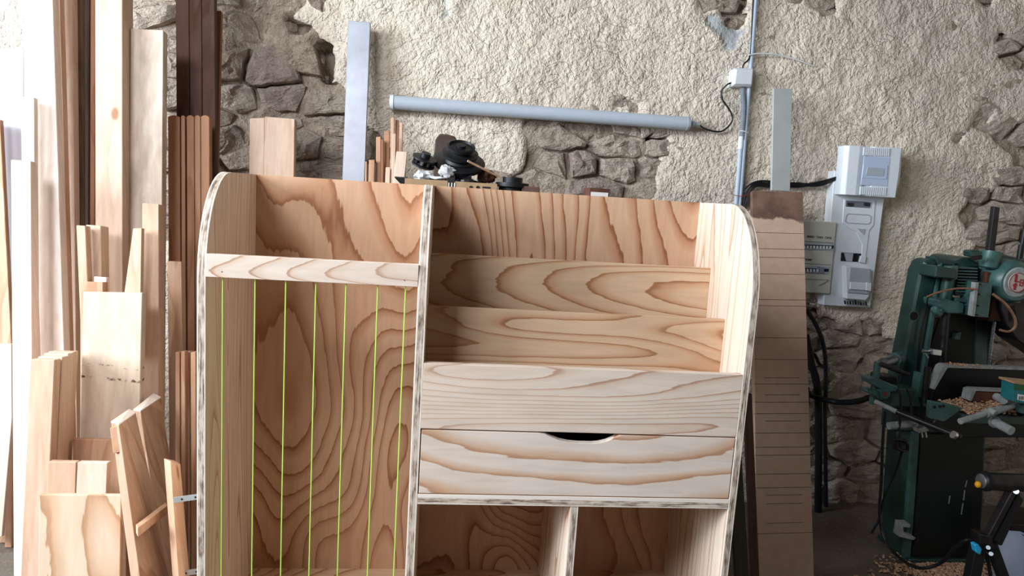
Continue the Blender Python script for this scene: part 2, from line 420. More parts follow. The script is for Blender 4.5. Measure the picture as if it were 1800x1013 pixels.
def sdf(px, pz, poly):
    d = np.full(px.shape, 1e9); ins = np.zeros(px.shape, bool); n = len(poly)
    for i in range(n):
        a = poly[i]; b = poly[(i + 1) % n]; e = b - a; wx = px - a[0]; wz = pz - a[1]
        t = np.clip((wx * e[0] + wz * e[1]) / (e @ e), 0, 1)
        d = np.minimum(d, (wx - t * e[0]) ** 2 + (wz - t * e[1]) ** 2)
        c = ((a[1] > pz) != (b[1] > pz)) & (px < (b[0] - a[0]) * (pz - a[1]) / (b[1] - a[1] + 1e-12) + a[0]); ins ^= c
    d = np.sqrt(d); return np.where(ins, -d, d)
X0, X1, Z1, ST = -2.75, 3.45, 2.95, .0125
nx = int((X1 - X0) / ST) + 1; nz = int(Z1 / ST) + 1
gx, gz = np.meshgrid(np.linspace(X0, X1, nx), np.linspace(0, Z1, nz))
dist = np.full(gx.shape, 1e9)
for p in EXPOSED: dist = np.minimum(dist, sdf(gx, gz, p))
dist = dist + (fbm(gx * 14, gz * 14, 4) - .5) * .075
relief = (fbm(gx * 3, gz * 3, 3) - .5) * .022 + (fbm(gx * 16 + 9, gz * 16, 3) - .5) * .016
trowel = np.abs(fbm(gx * 6 + gz * 3 + 40, gz * 5 - gx * 2, 4) - .5)
relief += np.clip(.02 - trowel, 0, .02) * .35
ys_ = WALL - relief + np.clip(.018 - dist, 0, .05) * .55
idx = np.arange(nx * nz).reshape(nz, nx)
keep = dist > 0
kf = keep[:-1, :-1] | keep[1:, :-1] | keep[:-1, 1:] | keep[1:, 1:]
g0, g1 = np.gradient(dist, ST, ST); gl = np.sqrt(g0 ** 2 + g1 ** 2) + 1e-6
mv = np.where((dist < 0) & (dist > -2 * ST), np.clip(-dist / gl, 0, 1.3 * ST), 0)
gxx, gzz = gx + g1 / gl * mv, gz + g0 / gl * mv
a = idx[:-1, :-1][kf]; b = idx[:-1, 1:][kf]; c = idx[1:, 1:][kf]; d = idx[1:, :-1][kf]
quads = np.stack([a, b, c, d], 1)
used = np.unique(quads); remap = -np.ones(nx * nz, int); remap[used] = np.arange(len(used)); quads = remap[quads]
vs = np.stack([gxx.ravel(), ys_.ravel(), gzz.ravel()], 1)[used]
me = bpy.data.meshes.new('wall_back'); me.from_pydata(vs.tolist(), [], quads.tolist())
cem = wp([(1238, 30), (1262, 24), (1280, 44), (1302, 48), (1320, 40), (1318, 62), (1300, 72), (1292, 86), (1272, 88), (1262, 66), (1246, 54)])
cd = np.minimum(sdf(gx, gz, cem), sdf(gx, gz, wp([(772, -60), (800, -60), (790, 30), (778, 28)]))) + (fbm(gx * 22, gz * 22, 3) - .5) * .05
at_ = me.attributes.new('cement', 'FLOAT', 'POINT'); at_.data.foreach_set('value', np.clip(-cd / .012, 0, 1).ravel()[used].astype(np.float32)); me.materials.append(MATS['plaster'])
me.polygons.foreach_set('use_smooth', [True] * len(me.polygons))
wall = bpy.data.objects.new('wall_back', me); C.objects.link(wall); wall['kind'] = 'structure'; WL[wall] = V((0, 0, 0))

big_ = wp([(484, 82), (553, 80), (566, 134), (478, 120)])
voids = [wp([(555, 76), (592, 74), (592, 142), (568, 140)]), wp([(505, 28), (548, 30), (535, 52), (512, 50)]), wp([(1140, 232), (1168, 238), (1166, 262), (1150, 262)])]
# rough mortar bed behind the plaster
mx = np.arange(X0, X1 + .016, .016); mz = np.arange(0, Z1 + .016, .016); GX, GZ = np.meshgrid(mx, mz)
GY = WALL + .026 - (fbm(GX * 7, GZ * 9, 4) - .5) * .075
for vv in voids: GY += np.clip(.012 - sdf(GX, GZ, vv), 0, .012) / .012 * .11
n1, n2 = GX.shape; ii = np.arange(n1 * n2).reshape(n1, n2)
q = np.stack([ii[:-1, :-1].ravel(), ii[:-1, 1:].ravel(), ii[1:, 1:].ravel(), ii[1:, :-1].ravel()], 1)
me = bpy.data.meshes.new('mortar_bed'); me.from_pydata(np.stack([GX.ravel(), GY.ravel(), GZ.ravel()], 1).tolist(), [], q.tolist()); me.materials.append(MATS['mortar'])
o = bpy.data.objects.new('mortar_bed', me); C.objects.link(o); o.parent = wall; me.polygons.foreach_set('use_smooth', [True] * len(me.polygons))

def in_poly(x, z, grow=.02):
    return min(float(sdf(np.array([x]), np.array([z]), p)[0]) for p in EXPOSED) < grow
def stone_piece(poly, proud, rng, name='stone', soft=.010):
    cx = sum(p[0] for p in poly) / len(poly); cz = sum(p[1] for p in poly) / len(poly)
    pts = []; n = len(poly)
    for i in range(n):
        a = poly[i]; b = poly[(i + 1) % n]; L = math.hypot(b[0] - a[0], b[1] - a[1]); k = max(1, int(L / .028))
        for t in range(k):
            u = t / k; x = a[0] + (b[0] - a[0]) * u; z = a[1] + (b[1] - a[1]) * u
            q = noise.noise_vector(V((x * 28, z * 28, 3))) * soft * .8
            pts.append((x + q.x, z + q.y))
    tx, tz = rng.uniform(-.10, .10), rng.uniform(-.16, .10); ph = rng.uniform(0, 50)
    def mk(s_, y, amp):
        out = []
        for x, z in pts:
            X, Z = cx + (x - cx) * s_, cz + (z - cz) * s_
            d = noise.fractal(V((X * 17, Z * 26, ph)), .7, 2.2, 4) * amp
            out.append(V((X, y - d + (X - cx) * tx + (Z - cz) * tz, Z)))
        return out
    yf = WALL - proud
    rings = [mk(1.0, WALL + .09, 0), mk(1.0, yf + .022, .008), mk(.95, yf + .006, .011), mk(.78, yf, .014), mk(.5, yf - .003, .014), mk(.22, yf - .003, .014)]
    mb = MB(); mb.ring(rings, cap=False); base = len(mb.v); N = len(pts)
    mb.v.append(V((cx, yf - .002, cz)))
    for i in range(N): mb.f.append([base - N + i, base - N + (i + 1) % N, base]); mb.m.append(0)
    return mb.build(name, 'stone', wall, origin=(cx, WALL, cz))
rng = random.Random(21)
SXK = .52
sites = []
z = .02
while z < 2.5:
    dz = rng.choice([.045, .06, .08, .10, .12]); x = -1.85 + rng.uniform(0, .1)
    while x < 3.0:
        dx = dz * rng.uniform(1.3, 3.0) + .02
        sites.append((x + dx / 2 + rng.uniform(-.015, .015), z + dz / 2 + rng.uniform(-.28, .28) * dz)); x += dx
    z += dz
bigc = (big_[:, 0].mean(), big_[:, 1].mean())
sites = [p for p in sites if sdf(np.array([p[0]]), np.array([p[1]]), big_)[0] > .03]
nst = 0
S_ = np.array(sites); U_ = S_ * np.array([SXK, 1.0])
for i, (cx, cz) in enumerate(sites):
    if nst >= 297: break
    if not in_poly(cx, cz, .045): continue
    if -.45 < cx < 1.28 and cz < 1.20: continue
    if cx < -.45 and cz < 1.0: continue
    if any(sdf(np.array([cx]), np.array([cz]), vv)[0] < .01 for vv in voids): continue
    poly = [(cx - .22, cz - .12), (cx + .22, cz - .12), (cx + .22, cz + .12), (cx - .22, cz + .12)]
    dd = ((U_ - U_[i]) ** 2).sum(1); order = np.argsort(dd)[1:26]
    for j in order:
        q = U_[j]; nrm_ = q - U_[i]; mid = (q + U_[i]) / 2; nl = np.linalg.norm(nrm_); gap = .0035 if (i * 7 + j) % 5 else .008
        f = lambda p: ((p[0] * SXK - mid[0]) * nrm_[0] + (p[1] - mid[1]) * nrm_[1]) / nl + gap
        out = []
        for k in range(len(poly)):
            a, b = poly[k], poly[(k + 1) % len(poly)]; fa, fb = f(a), f(b)
            if fa <= 0: out.append(a)
            if (fa <= 0) != (fb <= 0):
                t = fa / (fa - fb); out.append((a[0] + (b[0] - a[0]) * t, a[1] + (b[1] - a[1]) * t))
        poly = out
        if len(poly) < 3: break
    if len(poly) < 3: continue
    ar = abs(sum(poly[k][0] * poly[(k + 1) % len(poly)][1] - poly[(k + 1) % len(poly)][0] * poly[k][1] for k in range(len(poly)))) / 2
    if ar < .0009: continue
    stone_piece(poly, rng.uniform(-.022, .014), rng); nst += 1
stone_piece([tuple(p) for p in big_][::-1], .016, rng, soft=.003)
print('stones', nst)
# other structure
MB().box(X0, X1, -3.2, WALL + .1, -.1, 0).build('floor', 'concrete', kind='structure')
MB().box(X0, X1, .6, WALL + .1, Z1, Z1 + .1).build('ceiling', 'ceiling_wood', kind='structure')
lw = MB(); lw.box(X0 - .3, X0, 2.25, WALL + .1, 0, Z1); lw.box(X0 - .3, X0, -3.2, -.6, 0, Z1); lw.box(X0 - .3, X0, -.6, 2.25, 2.75, Z1); lw.build('wall_left', 'plaster', kind='structure')
MB().box(X1, X1 + .3, -3.2, WALL + .1, 0, Z1).build('wall_right', 'plaster', kind='structure')
mb = MB(); r2 = random.Random(5)
def chip(mb, p, s):
    a = r2.uniform(0, 6.28); u = V((math.cos(a), math.sin(a), r2.uniform(-.5, .5))) * s; w = V((-math.sin(a), math.cos(a), r2.uniform(-.6, .6))) * s * r2.uniform(.3, .8)
    p = V(p); n = u.cross(w).normalized() * s * .25
    mb.add([p - u - w, p + u - w, p + u + w, p - u + w, p + n * 1.5], [(0, 1, 4), (1, 2, 4), (2, 3, 4), (3, 0, 4), (3, 2, 1, 0)])
for i in range(1400):
    p = atz(r2.gauss(1665, 55), r2.gauss(1000, 14), 0); 
    if p.y < WALL - .1 and p.y > 1.9: chip(mb, (p.x, p.y, .004 + r2.random() * .006), r2.uniform(.004, .009))
tag(mb.build('wood_shavings', 'wood_chips'), 'pale wood shavings scattered on the floor at the foot of the green machine', 'shavings', kind='stuff')

# ------------------------------------------------------------------ leaning lumber
def lean(name, label, tl, tr, ll, lr, yb, th, mat, k=.13, group=None, cat='board', parent=None, rnd=0, bevel=.0015, mats=None, zbot=0.0, build=True):
    """tl,tr = top corners in px; ll,lr = lower points on the left and right edges; face lies on y = yb + k z"""
    P = [onlean(x, y, yb, k) for (x, y) in (tl, tr, ll, lr)]
    d = ((P[2] - P[0]).normalized() + (P[3] - P[1]).normalized()).normalized()
    nrm = V((0, 1, -k)).normalized()
    def down(p, dd): return p + dd * ((zbot + th * k - p.z) / dd.z)
    bl, br = down(P[0], d), down(P[1], d)
    poly = [P[0]]
    if rnd:
        w = P[1] - P[0]; up = -d
        for t in (.12, .3, .5, .7, .88): poly.append(P[0] + w * t + up * rnd * math.sin(math.pi * t))
    poly += [P[1], br, bl]
    mb = MB().prism(poly, nrm * th)
    o = mb.build(name, mats or mat, parent, bevel=bevel)
    if parent is None: tag(o, label, cat, group)
    return o
def leanpoly(name, label, pts, yb, th, mat, k=.13, cat='board', bevel=.001):
    o = MB().prism([onlean(x, y, yb, k) for x, y in pts], V((0, 1, -k)).normalized() * th).build(name, mat, bevel=bevel)
    return tag(o, label, cat)

lean('melamine_sheet', 'pale blue-grey melamine sheet standing against the wall, leftmost at the back', (-90, 85), (42, 85), (-90, 600), (38, 600), 2.42, .02, 'melamine', cat='sheet')
lean('timber_board', 'orange narrow-edged board leaning at the far left edge in front of the blue-grey sheet', (-40, 205), (0, 210), (-20, 600), (20, 600), 2.36, .02, 'pine_orange')
lean('timber_board', 'slim orange batten beside the pale pink offcut, foot on bright floor', (12, 640), (24, 641), (8, 900), (22, 900), 2.33, .02, 'pine_orange')
leanpoly('sheet_offcut', 'pale pink sheet offcut with a slanted edge at the far left, lower down', [(-70, 603), (20, 605), (21, 735), (3, 944), (-70, 944)], 2.26, .015, 'pink_sheet', cat='sheet')
lean('timber_board', 'very tall board in glare-white colour, the widest lit one at the left, top out of frame', (47, -110), (89, -110), (73, 620), (111, 620), 2.06, .035, 'pine_lit_white')
lean('timber_board', 'tall board in glare-white colour just left of the widest lit one', (42, -110), (64, -110), (43, 400), (63, 400), 2.12, .03, 'pine_lit_white')
lean('timber_board', 'glare-white board whose top ends beside the blue-grey sheet', (37, 170), (60, 171), (39, 420), (61, 420), 2.02, .02, 'pine_lit_white')
lean('timber_board', 'glare-white board with an orange side, lowest top of the bright left group', (19, 281), (54, 283), (27, 1013), (56, 1013), 1.93, .03, 'pine_lit_white')
lean('timber_board', 'tall grey-beige narrow board right of the widest glare-white one', (80, -110), (103, -110), (97, 400), (114, 400), 2.13, .025, 'pine_knotty')
lean('timber_board', 'tall creamy board between the grey-beige strip and the old grey plank', (102, -110), (127, -110), (112, 600), (131, 600), 2.19, .03, 'pine_pale')
lean('old_plank', 'weathered grey-brown plank left of the dark old plank', (127, -110), (143, -110), (130, 400), (142, 400), 2.23, .025, 'old_grey', cat='plank')
lean('old_plank', 'dark purple-brown old plank with a rough hollow, beside the pale beam', (143, -110), (158, -110), (141, 400), (156, 400), 2.27, .03, 'old_dark', cat='plank')
lean('old_plank', 'thin brown plank wedged directly left of the pale cracked beam', (159.5, -110), (167, -110), (158.5, 400), (165, 400), 2.20, .03, 'red_moulding', cat='plank')
lean('timber_beam', 'tall pale cracked beam with a shaded brown side, top out of frame', (167, -110), (215, -110), (168, 480), (215, 480), 2.10, .075, 'pine_pale', cat='beam')
lean('timber_board', 'rough sawn board with a chipped top edge and grey stains, beside the tall beam', (229, 50), (287, 53), (229, 360), (283, 360), 2.15, .035, 'pine_stained')
lean('timber_offcut', 'narrow left offcut of the short pair in front of the dark old planks', (134, 396), (150, 397), (138, 480), (153, 480), 1.955, .03, 'pine_knotty', cat='offcut')
lean('timber_offcut', 'wider right offcut of the short pair in front of the dark old planks', (151, 395), (177, 397), (152, 480), (178, 480), 2.0, .05, 'pine_pale', cat='offcut')
lean('timber_offcut', 'low offcut just above the stained plank', (141, 495), (181, 496), (141, 530), (181, 530), 1.93, .03, 'pine_orange', cat='offcut')
lean('timber_offcut', 'pale little offcut top behind the low one above the stained plank', (165, 486), (187, 488), (165, 530), (187, 530), 1.965, .02, 'pine_lit_white', cat='offcut')
leanpoly('timber_wedge', 'tapered pale piece with a knot at its top, tilted between beam and tall board', [(234, 402), (249, 401), (247, 520), (240, 620), (205, 620), (219, 512)], 1.93, .02, 'pine_knotty', cat='offcut')
lean('timber_board', 'smooth board with a dark bark edge, right of the stained plank', (250, 357), (279, 359), (252, 277, )[:1] + (690,), (277, 690), 1.97, .045, 'pine_knotty')
lean('timber_board', 'wide stained plank with two rows of dark marks, center of the left pile', (146, 513), (250, 515), (137, 772), (247, 772), 1.86, .028, 'marked_plank')
GE = 'four matching pale boards standing one behind another'
for i, (lb, dx, dy) in enumerate((('front board of the four matching pale boards, lowest top', 0, 0), ('second board of the four matching pale boards', 14, -5), ('third board of the four matching pale boards', 24, -11), ('rearmost board of the four matching pale boards, touching the creamy board', 32, -14))):
    lean('timber_board', lb, (53 + dx, 632 + dy), (96 + dx, 633 + dy), (37 + dx * .8, 1013), (78 + dx * .8, 1013), 1.70 + i * .034, .03, 'pine_pale', group=GE)
lean('plywood_offcut', 'pale orange panel offcut under the stained plank', (128, 772), (222, 774), (126, 870), (224, 870), 1.80, .018, 'pine_orange', cat='offcut')
o = lean('timber_block', 'left one of two low square block ends above the knotty plywood sheet', (84, 812), (134, 813), (81, 870), (133, 870), 1.655, .02, 'pine_knotty', cat='offcut')
lean('timber_block', 'right one of two low square block ends above the knotty plywood sheet', (136, 813), (189, 814), (134, 870), (186, 870), 1.655, .02, 'pine_pale', cat='offcut')
lean('plywood_sheet', 'plywood offcut with bold knot figure, lower left foreground', (69, 870), (213, 871), (56, 1013), (222, 1013), 1.61, .015, 'ply_offcut', cat='sheet')
lean('timber_board', 'narrow orange-brown board left of the striped strips, mid height', (294, 459), (319, 460), (297, 620), (319, 620), 2.07, .03, 'pine_orange')
GM = 'reddish mouldings with rounded tops'
for i, (a0, a1, lb) in enumerate(((295, 316, 'leftmost and widest reddish moulding with a rounded top'), (318, 325, 'thinnest reddish moulding, second from the left'), (328, 341, 'middle reddish moulding of five with rounded tops'), (342, 352, 'fourth reddish moulding from the left'), (353, 368, 'rightmost reddish moulding nearest the cabinet'))):
    lean('moulding', lb, (a0, 205), (a1, 206), (a0 + 2, 600), (a1 + 1, 600), 2.24, .028, 'red_moulding', rnd=.006, group=GM, cat='moulding')
for a0, a1, lb in ((308, 331, 'dark red old plank, leftmost of the dark trio by the stone wall'), (332, 353, 'reddish dark old plank in the middle of the dark trio'), (354, 376, 'blackish old plank with cobweb, right of the dark trio')):
    lean('old_plank', lb, (a0, -110), (a1, -110), (a0 + 6, 500), (a1 + 2, 500), 2.33, .03, 'old_dark', cat='plank')
lean('old_plank', 'thin brown lath standing along the edge of the bare stones', (378, 18), (389, 19), (368, 420), (379, 420), 2.40, .02, 'red_moulding', cat='plank')
for i, (a0, a1, yt, lb) in enumerate(((308, 316, 619, 'leftmost strip of the pale orange strips beside the cabinet'), (318, 325, 618, 'second strip of the pale orange strips beside the cabinet'), (326, 334, 618, 'third strip of the pale orange strips beside the cabinet'), (335, 344, 619, 'fourth strip of the pale orange strips beside the cabinet'), (346, 353, 665, 'shortest strip tucked against the cabinet side'))):
    lean('timber_strip', lb, (a0, yt), (a1, yt), (a0 + 1, 1013), (a1 + 1, 1013), 1.97 - .03 * (i % 2), .025, 'pine_orange', group='pale orange strips beside the cabinet', cat='strip')

# jointed frame parts leaning right
def spine(top, bot, zb=0.0):
    """quad top/bottom of (px,py,Y); extended to the floor along each edge"""
    T = [at(*p) for p in top]; B = [at(*p) for p in bot]; out = []
    for t, b in zip(T, B):
        d = b - t; out.append(t + d * ((zb - t.z) / d.z))
    return T, out
fr = thing('window_frame_part', 'brown laminated frame timber with a lit-white capped end and batten, leaning in front', 'frame', at(270, 1013, 1.6) * 1 + V((0, 0, -.0)))
fr.location = (at(270, 1013, 1.6).x, 1.6, 0); WL[fr] = V(fr.location)
T, B = spine([(195, 743, 1.66), (209, 748, 1.64), (239, 727, 1.80), (227, 721, 1.82)], [(229, 1013, 1.56), (246, 1013, 1.54), (302, 1013, 1.68), (288, 1010, 1.70)])
MB().hexa(T, B).build('stile', 'laminated', fr, bevel=.0015); MB().prism(T, (0, 0, .003)).build('lit_end_cap', 'pine_lit_white', fr)  # thin added cap, whiter so the lit top end is in its colour
def along(T, B, u, v):      # u across 1->2 face, v down
    a = T[1].lerp(T[2], u); b = B[1].lerp(B[2], u); return a.lerp(b, v)
def on_face(T, B, u0, u1, v0, v1, off, thick):
    n = (T[2] - T[1]).cross(B[1] - T[1]).normalized()
    if n.y > 0: n = -n
    q = [along(T, B, u0, v0), along(T, B, u1, v0), along(T, B, u1, v1), along(T, B, u0, v1)]
    return [p + n * off for p in q], n * thick
q_, o_ = on_face(T, B, .05, .95, .004, .085, 0, .022); MB().prism(q_, o_).build('tenon', 'pine_orange', fr, bevel=.001)
q_, o_ = on_face(T, B, .40, .60, .085, .95, 0, .004); MB().prism(q_, o_).build('glazing_strip', 'pine_pale', fr)
q_, o_ = on_face(T, B, .70, .80, .085, .95, 0, .003); MB().prism(q_, o_).build('glazing_strip', 'larch_strip', fr)
a_, b_ = at(239, 930, 1.56), at(291, 890, 1.70); u_ = V((0, 0, .011)); w_ = V((.012, -.018, 0))
MB().hexa([a_ + u_, a_ + u_ + w_, b_ + u_ + w_, b_ + u_], [a_ - u_, a_ - u_ + w_, b_ - u_ + w_, b_ - u_]).build('batten', 'pine_orange', fr, bevel=.001)
f2 = thing('window_frame_part', 'second frame timber with notched lit-white capped end, behind the batten one', 'frame', (at(290, 1013, 1.8).x, 1.8, 0))
T, B = spine([(234, 722, 1.86), (247, 724, 1.84), (283, 700, 1.99), (270, 693, 2.01)], [(276, 1013, 1.76), (290, 1013, 1.74), (330, 1013, 1.87), (318, 1010, 1.89)])
MB().hexa(T, B).build('stile', 'laminated', f2, bevel=.0015); MB().prism(T, (0, 0, .003)).build('lit_end_cap', 'pine_lit_white', f2)  # second added cap, light on the top end painted as whiter wood
q_, o_ = on_face(T, B, .50, 1.0, .0, .06, 0, .03); MB().prism(q_, o_).build('tenon', 'pine_orange', f2, bevel=.001)
q_, o_ = on_face(T, B, .55, .98, .06, .97, 0, .004); MB().prism(q_, o_).build('cheek_board', 'pine_pale', f2)
f3 = thing('strapped_post', 'slender timber post with steel straps reaching to the cabinet side', 'post', (at(305, 1013, 1.58).x, 1.58, 0))
T, B = spine([(288, 806, 1.64), (300, 811, 1.62), (317, 816, 1.70), (305, 809, 1.72)], [(303, 1013, 1.575), (314, 1013, 1.555), (332, 1000, 1.62), (325, 1000, 1.64)])
MB().hexa(T, B).build('post', 'pine_orange', f3, bevel=.001)
for (xa_, ya_, xb_, yb_) in ((305, 880, 347, 874), (315, 1010, 348, 1005)):
    a_, b_ = at(xa_, ya_, 1.585), at(xb_, yb_, 1.585)
    b_.x = min(b_.x, -.506); h = V((0, 0, .0065))
    s_ = MB().prism([a_ + h, b_ + h, b_ - h, a_ - h], (0, .003, 0)).build('steel_strap', 'galvanised', f3)
    for t in (.35, .92):
        c_ = a_.lerp(b_, t); MB().cyl(c_ + V((0, -.0006, 0)), c_ + V((0, .003, 0)), .0026, n=8).build('screw_hole', 'dark_inside', s_)

# timber behind the cabinet
mt = thing('timber_board', 'two-tone glued board standing behind the cabinet before bare stones', 'board', (-.6, 2.5, 0))
lean('stave', '', (439, 208), (465, 207), (438, 310), (464, 310), 2.36, .035, 'pine_pale', parent=mt)
lean('stave', '', (465.3, 205), (518, 209), (464.3, 310), (516, 310), 2.36, .035, 'pine_knotty', parent=mt)
for o in list(mt.children): pass
lean('metal_straightedge', 'long blue-grey aluminium straightedge propped on the plaster', (612, 36), (651, 39), (602, 317), (640, 318), 2.47, .022, 'ruler_alu', k=.125, cat='straightedge')
SK = [((642, 284), (645, 284), (641, 320), (645, 320), 'sliver of wood right against the metal straightedge'),
      ((648.5, 281), (658.5, 281), (648, 320), (657, 320), 'short fat stick second from the straightedge'),
      ((661, 241), (669, 240), (661, 320), (669, 320), 'tall pale stick third from the straightedge'),
      ((669.5, 244), (674.5, 246), (669.5, 320), (674, 320), 'thin brown stick beside the tall pale one'),
      ((675.5, 231), (684.5, 230), (675.5, 320), (683, 320), 'tall stick left of the tallest group'),
      ((687, 207), (693, 206), (686, 320), (692, 320), 'tallest stick of the bundle behind the cabinet'),
      ((695, 210), (701, 211), (695, 320), (700, 320), 'stick just right of the tallest one'),
      ((702.5, 215), (708, 216), (700.5, 320), (706, 320), 'rightmost tall stick with its shadow on plaster')]
for i, (a0, a1, b0, b1, lb) in enumerate(SK):
    lean('timber_stick', lb, a0, a1, b0, b1, 2.43 - .024 * (i % 2), .018, 'larch_strip' if i in (3,) else 'pine_orange', cat='stick', group='sticks behind the cabinet')
lean('timber_stick', 'bright stick in front of the tallest one', (690, 235), (696, 235), (688, 320), (694, 320), 2.365, .016, 'pine_pale', cat='stick', group='sticks behind the cabinet')
lean('timber_stick', 'short blunt stick in front, beside the little board', (678, 294), (686, 294), (677, 320), (685, 320), 2.38, .018, 'pine_pale', cat='stick', group='sticks behind the cabinet')
lean('timber_offcut', 'small tilted pale board next to the black spool pile', (697, 266), (716, 267), (691, 330), (708, 330), 2.33, .014, 'pine_pale', cat='offcut')

# ------------------------------------------------------------------ bookcase
YF, YB = 1.4536, 1.825; T = .018
XA, XB, XC, XD = -.4850, -.0497, -.0300, .6929
ZT = 1.3108; ZR1, ZR2, ZP, ZS, ZH, ZH2, ZFL = [EYE + v * .92 for v in (-.1734, -.2256, -.4059, -.5677, -.7316, -.7577, -1.1636)]
cab = thing('bookcase', 'large unfinished plywood bookcase with rounded sides, corded bay and drawer', 'bookcase', (.1, YF, 0))
def side_profile():
    pts = [(YF, 0), (YF, 1.085)]
    for i in range(1, 15):
        a = math.pi / 2 * i / 14; pts.append((YF + .165 * (1 - math.cos(a)), 1.085 + (ZT - 1.085) * math.sin(a)))
    return pts + [(YB + .009, ZT), (YB + .009, 0)]
for x0, x1 in ((XA - T, XA), (XB, XC), (XD, XD + T)):
    pr = side_profile()
    MB().prism([(x0, y, z) for y, z in pr], (x1 - x0, 0, 0), 0, 1).build('side_panel' if x0 != XB else 'divider', ['ply_side', 'ply_edge_x'], cab, bevel=.0008)
MB().box(XA, XB, YB, YB + .009, .20, ZT).build('back_panel', 'ply_back_shaded', cab)
MB().box(XC, XD, YB, YB + .009, .20, ZT).build('back_panel', 'ply_back_shaded', cab)
MB().box(XA, XB, YF, YF + T, ZR2, ZR1).build('cord_rail', 'ply_front', cab, bevel=.0008)
MB().box(XA, XB, YF + .004, YB, ZFL - T, ZFL).build('bottom_panel', ['ply_inner_shaded'], cab)
MB().box(XC, XD, YF + .004, YB, ZFL - T, ZFL).build('bottom_panel', ['ply_inner_shaded'], cab)
def zedge(x0, x1, y0, y1, z0, z1, name, par=cab):
    mb = MB(); mb.box(x0, x1, y0, y1, z0, z1); mb.m[2] = 1
    return mb.build(name, ['ply_inner_shaded', 'ply_edge_z'], par, bevel=.0006)
zedge(XC, XD, YF, YB, ZH2, ZH, 'shelf')
xcd = .3184
mb = MB().box(xcd, xcd + T, YF + .002, YB, ZFL, ZH2); mb.m[2] = 1; mb.build('cubby_divider', ['ply_side', 'ply_edge_x'], cab)
MB().box(XA, XB, YF + .02, YF + .02 + T, 0, ZFL - T).build('plinth_board', 'ply_front', cab)
MB().box(XC, XD, YF + .02, YF + .02 + T, 0, ZFL - T).build('plinth_board', 'ply_front', cab)
MB().box(XC, XD, YF, YF + T, ZS + .0012, ZP).build('front_panel', 'ply_front', cab, bevel=.0008)
MB().box(XC, XD, 1.582, 1.582 + .012, .78, 1.031).build('magazine_slat', 'ply_inner_shaded', cab, bevel=.0008)
MB().box(XC, XD, 1.703, 1.703 + .012, .86, 1.1438).build('magazine_slat', 'ply_inner_shaded', cab, bevel=.0008)
zedge(XC, XD, YF + T, YB, ZS + .004, ZS + .016, 'magazine_floor')
# drawer with scooped grip
dr = MB(); g = .0022; x0, x1, z0, z1 = XC + g, XD - g, ZH + g, ZS - g
sc = [(.4216, 0), (.4190, -.0005), (.405, -.007), (.390, -.0150), (.374, -.0195), (.358, -.0215), (.325, -.0215), (.303, -.0200), (.282, -.0160), (.262, -.0085), (.2475, -.002), (.2337, 0)]
poly = [(x0, YF, z1), (x0, YF, z0), (x1, YF, z0), (x1, YF, z1)] + [(a, YF, z1 + b * 1.0) for a, b in sc]
dr.prism(poly, (0, T, 0)); dw = dr.build('drawer', 'ply_drawer', cab, bevel=.0006)
MB().box(x0 + .01, x0 + .022, YF + T, YB - .03, z0 + .005, z1 - .02).build('drawer_side', 'ply_side', dw)
MB().box(x1 - .022, x1 - .01, YF + T, YB - .03, z0 + .005, z1 - .02).build('drawer_side', 'ply_side', dw)
MB().box(x0 + .022, x1 - .022, YF + T, YB - .03, z0 + .005, z0 + .012).build('drawer_bottom', 'dark_inside', dw)
# small cuts: nails in rail
for (px, py) in ((390, 478), (711, 493)):
    c_ = at(px, py, YF); MB().cyl(c_ + V((0, -.0004, 0)), c_ + V((0, .004, 0)), .0013, n=6).build('nail', 'dark_inside', cab)
for cx in (-.4540, -.3885, -.3259, -.2640, -.2014, -.1347, -.0759):
    MB().cyl((cx, YF + .009, ZFL), (cx, YF + .009, ZR2), .0016, n=6).build('cord', 'lime_cord', cab)
    
# ------------------------------------------------------------------ bench behind the cabinet with its clutter
ZB = 1.215
bench = thing('workbench', 'dark narrow wooden bench hidden behind the bookcase under the junk box', 'bench', (.2, 2.07, 0))
for i in range(4): MB().box(-.16, .78, 1.90 + i * .11, 2.005 + i * .11, ZB - .03, ZB).build('top_plank', 'bench_wood', bench)
for lx in (-.12, .70):
    for ly in (1.92, 2.26): MB().box(lx, lx + .05, ly, ly + .05, 0, ZB - .03).build('leg', 'bench_wood', bench)
for ly in (1.93, 2.27): MB().box(-.07, .70, ly, ly + .025, ZB - .13, ZB - .04).build('apron', 'bench_wood', bench)
bx0, bx1 = -.118, .145; by0, by1 = 1.98, 2.18; bz = 1.328
cb = thing('cardboard_box', 'open brown cardboard box full of black spools and rags', 'box', ((bx0 + bx1) / 2, 2.08, ZB))
MB().box(bx0, bx1, by0, by0 + .004, ZB, bz).build('wall_panel', 'cardboard', cb)
MB().box(bx0, bx1, by1 - .004, by1, ZB, bz).build('wall_panel', 'cardboard', cb)
MB().box(bx0, bx0 + .004, by0 + .004, by1 - .004, ZB, bz).build('wall_panel', 'cardboard', cb)
MB().box(bx1 - .004, bx1, by0 + .004, by1 - .004, ZB, bz).build('wall_panel', 'cardboard', cb)
MB().box(bx0 + .004, bx1 - .004, by0 + .004, by1 - .004, ZB, ZB + .004).build('bottom_panel', 'cardboard', cb)
a_ = V((bx0, by0, bz)); MB().prism([a_ + V((.002, 0, 0)), a_ + V((-.03, .01, -.0)), a_ + V((.0, .02, -.03)), a_ + V((.002, .19, 0)), ], (0, 0, .003)).build('flap', 'print_black', cb)
pr = MB(); c_ = at(793, 320, by0)
pr.prism([c_ + V((-.010, -.001, .012)), c_ + V((.010, -.001, .012)), c_ + V((.010, -.001, -.02)), c_ + V((-.010, -.001, -.02))], (0, .0008, 0))
pr.build('printed_mark', 'print_black', cb)
pr = MB()
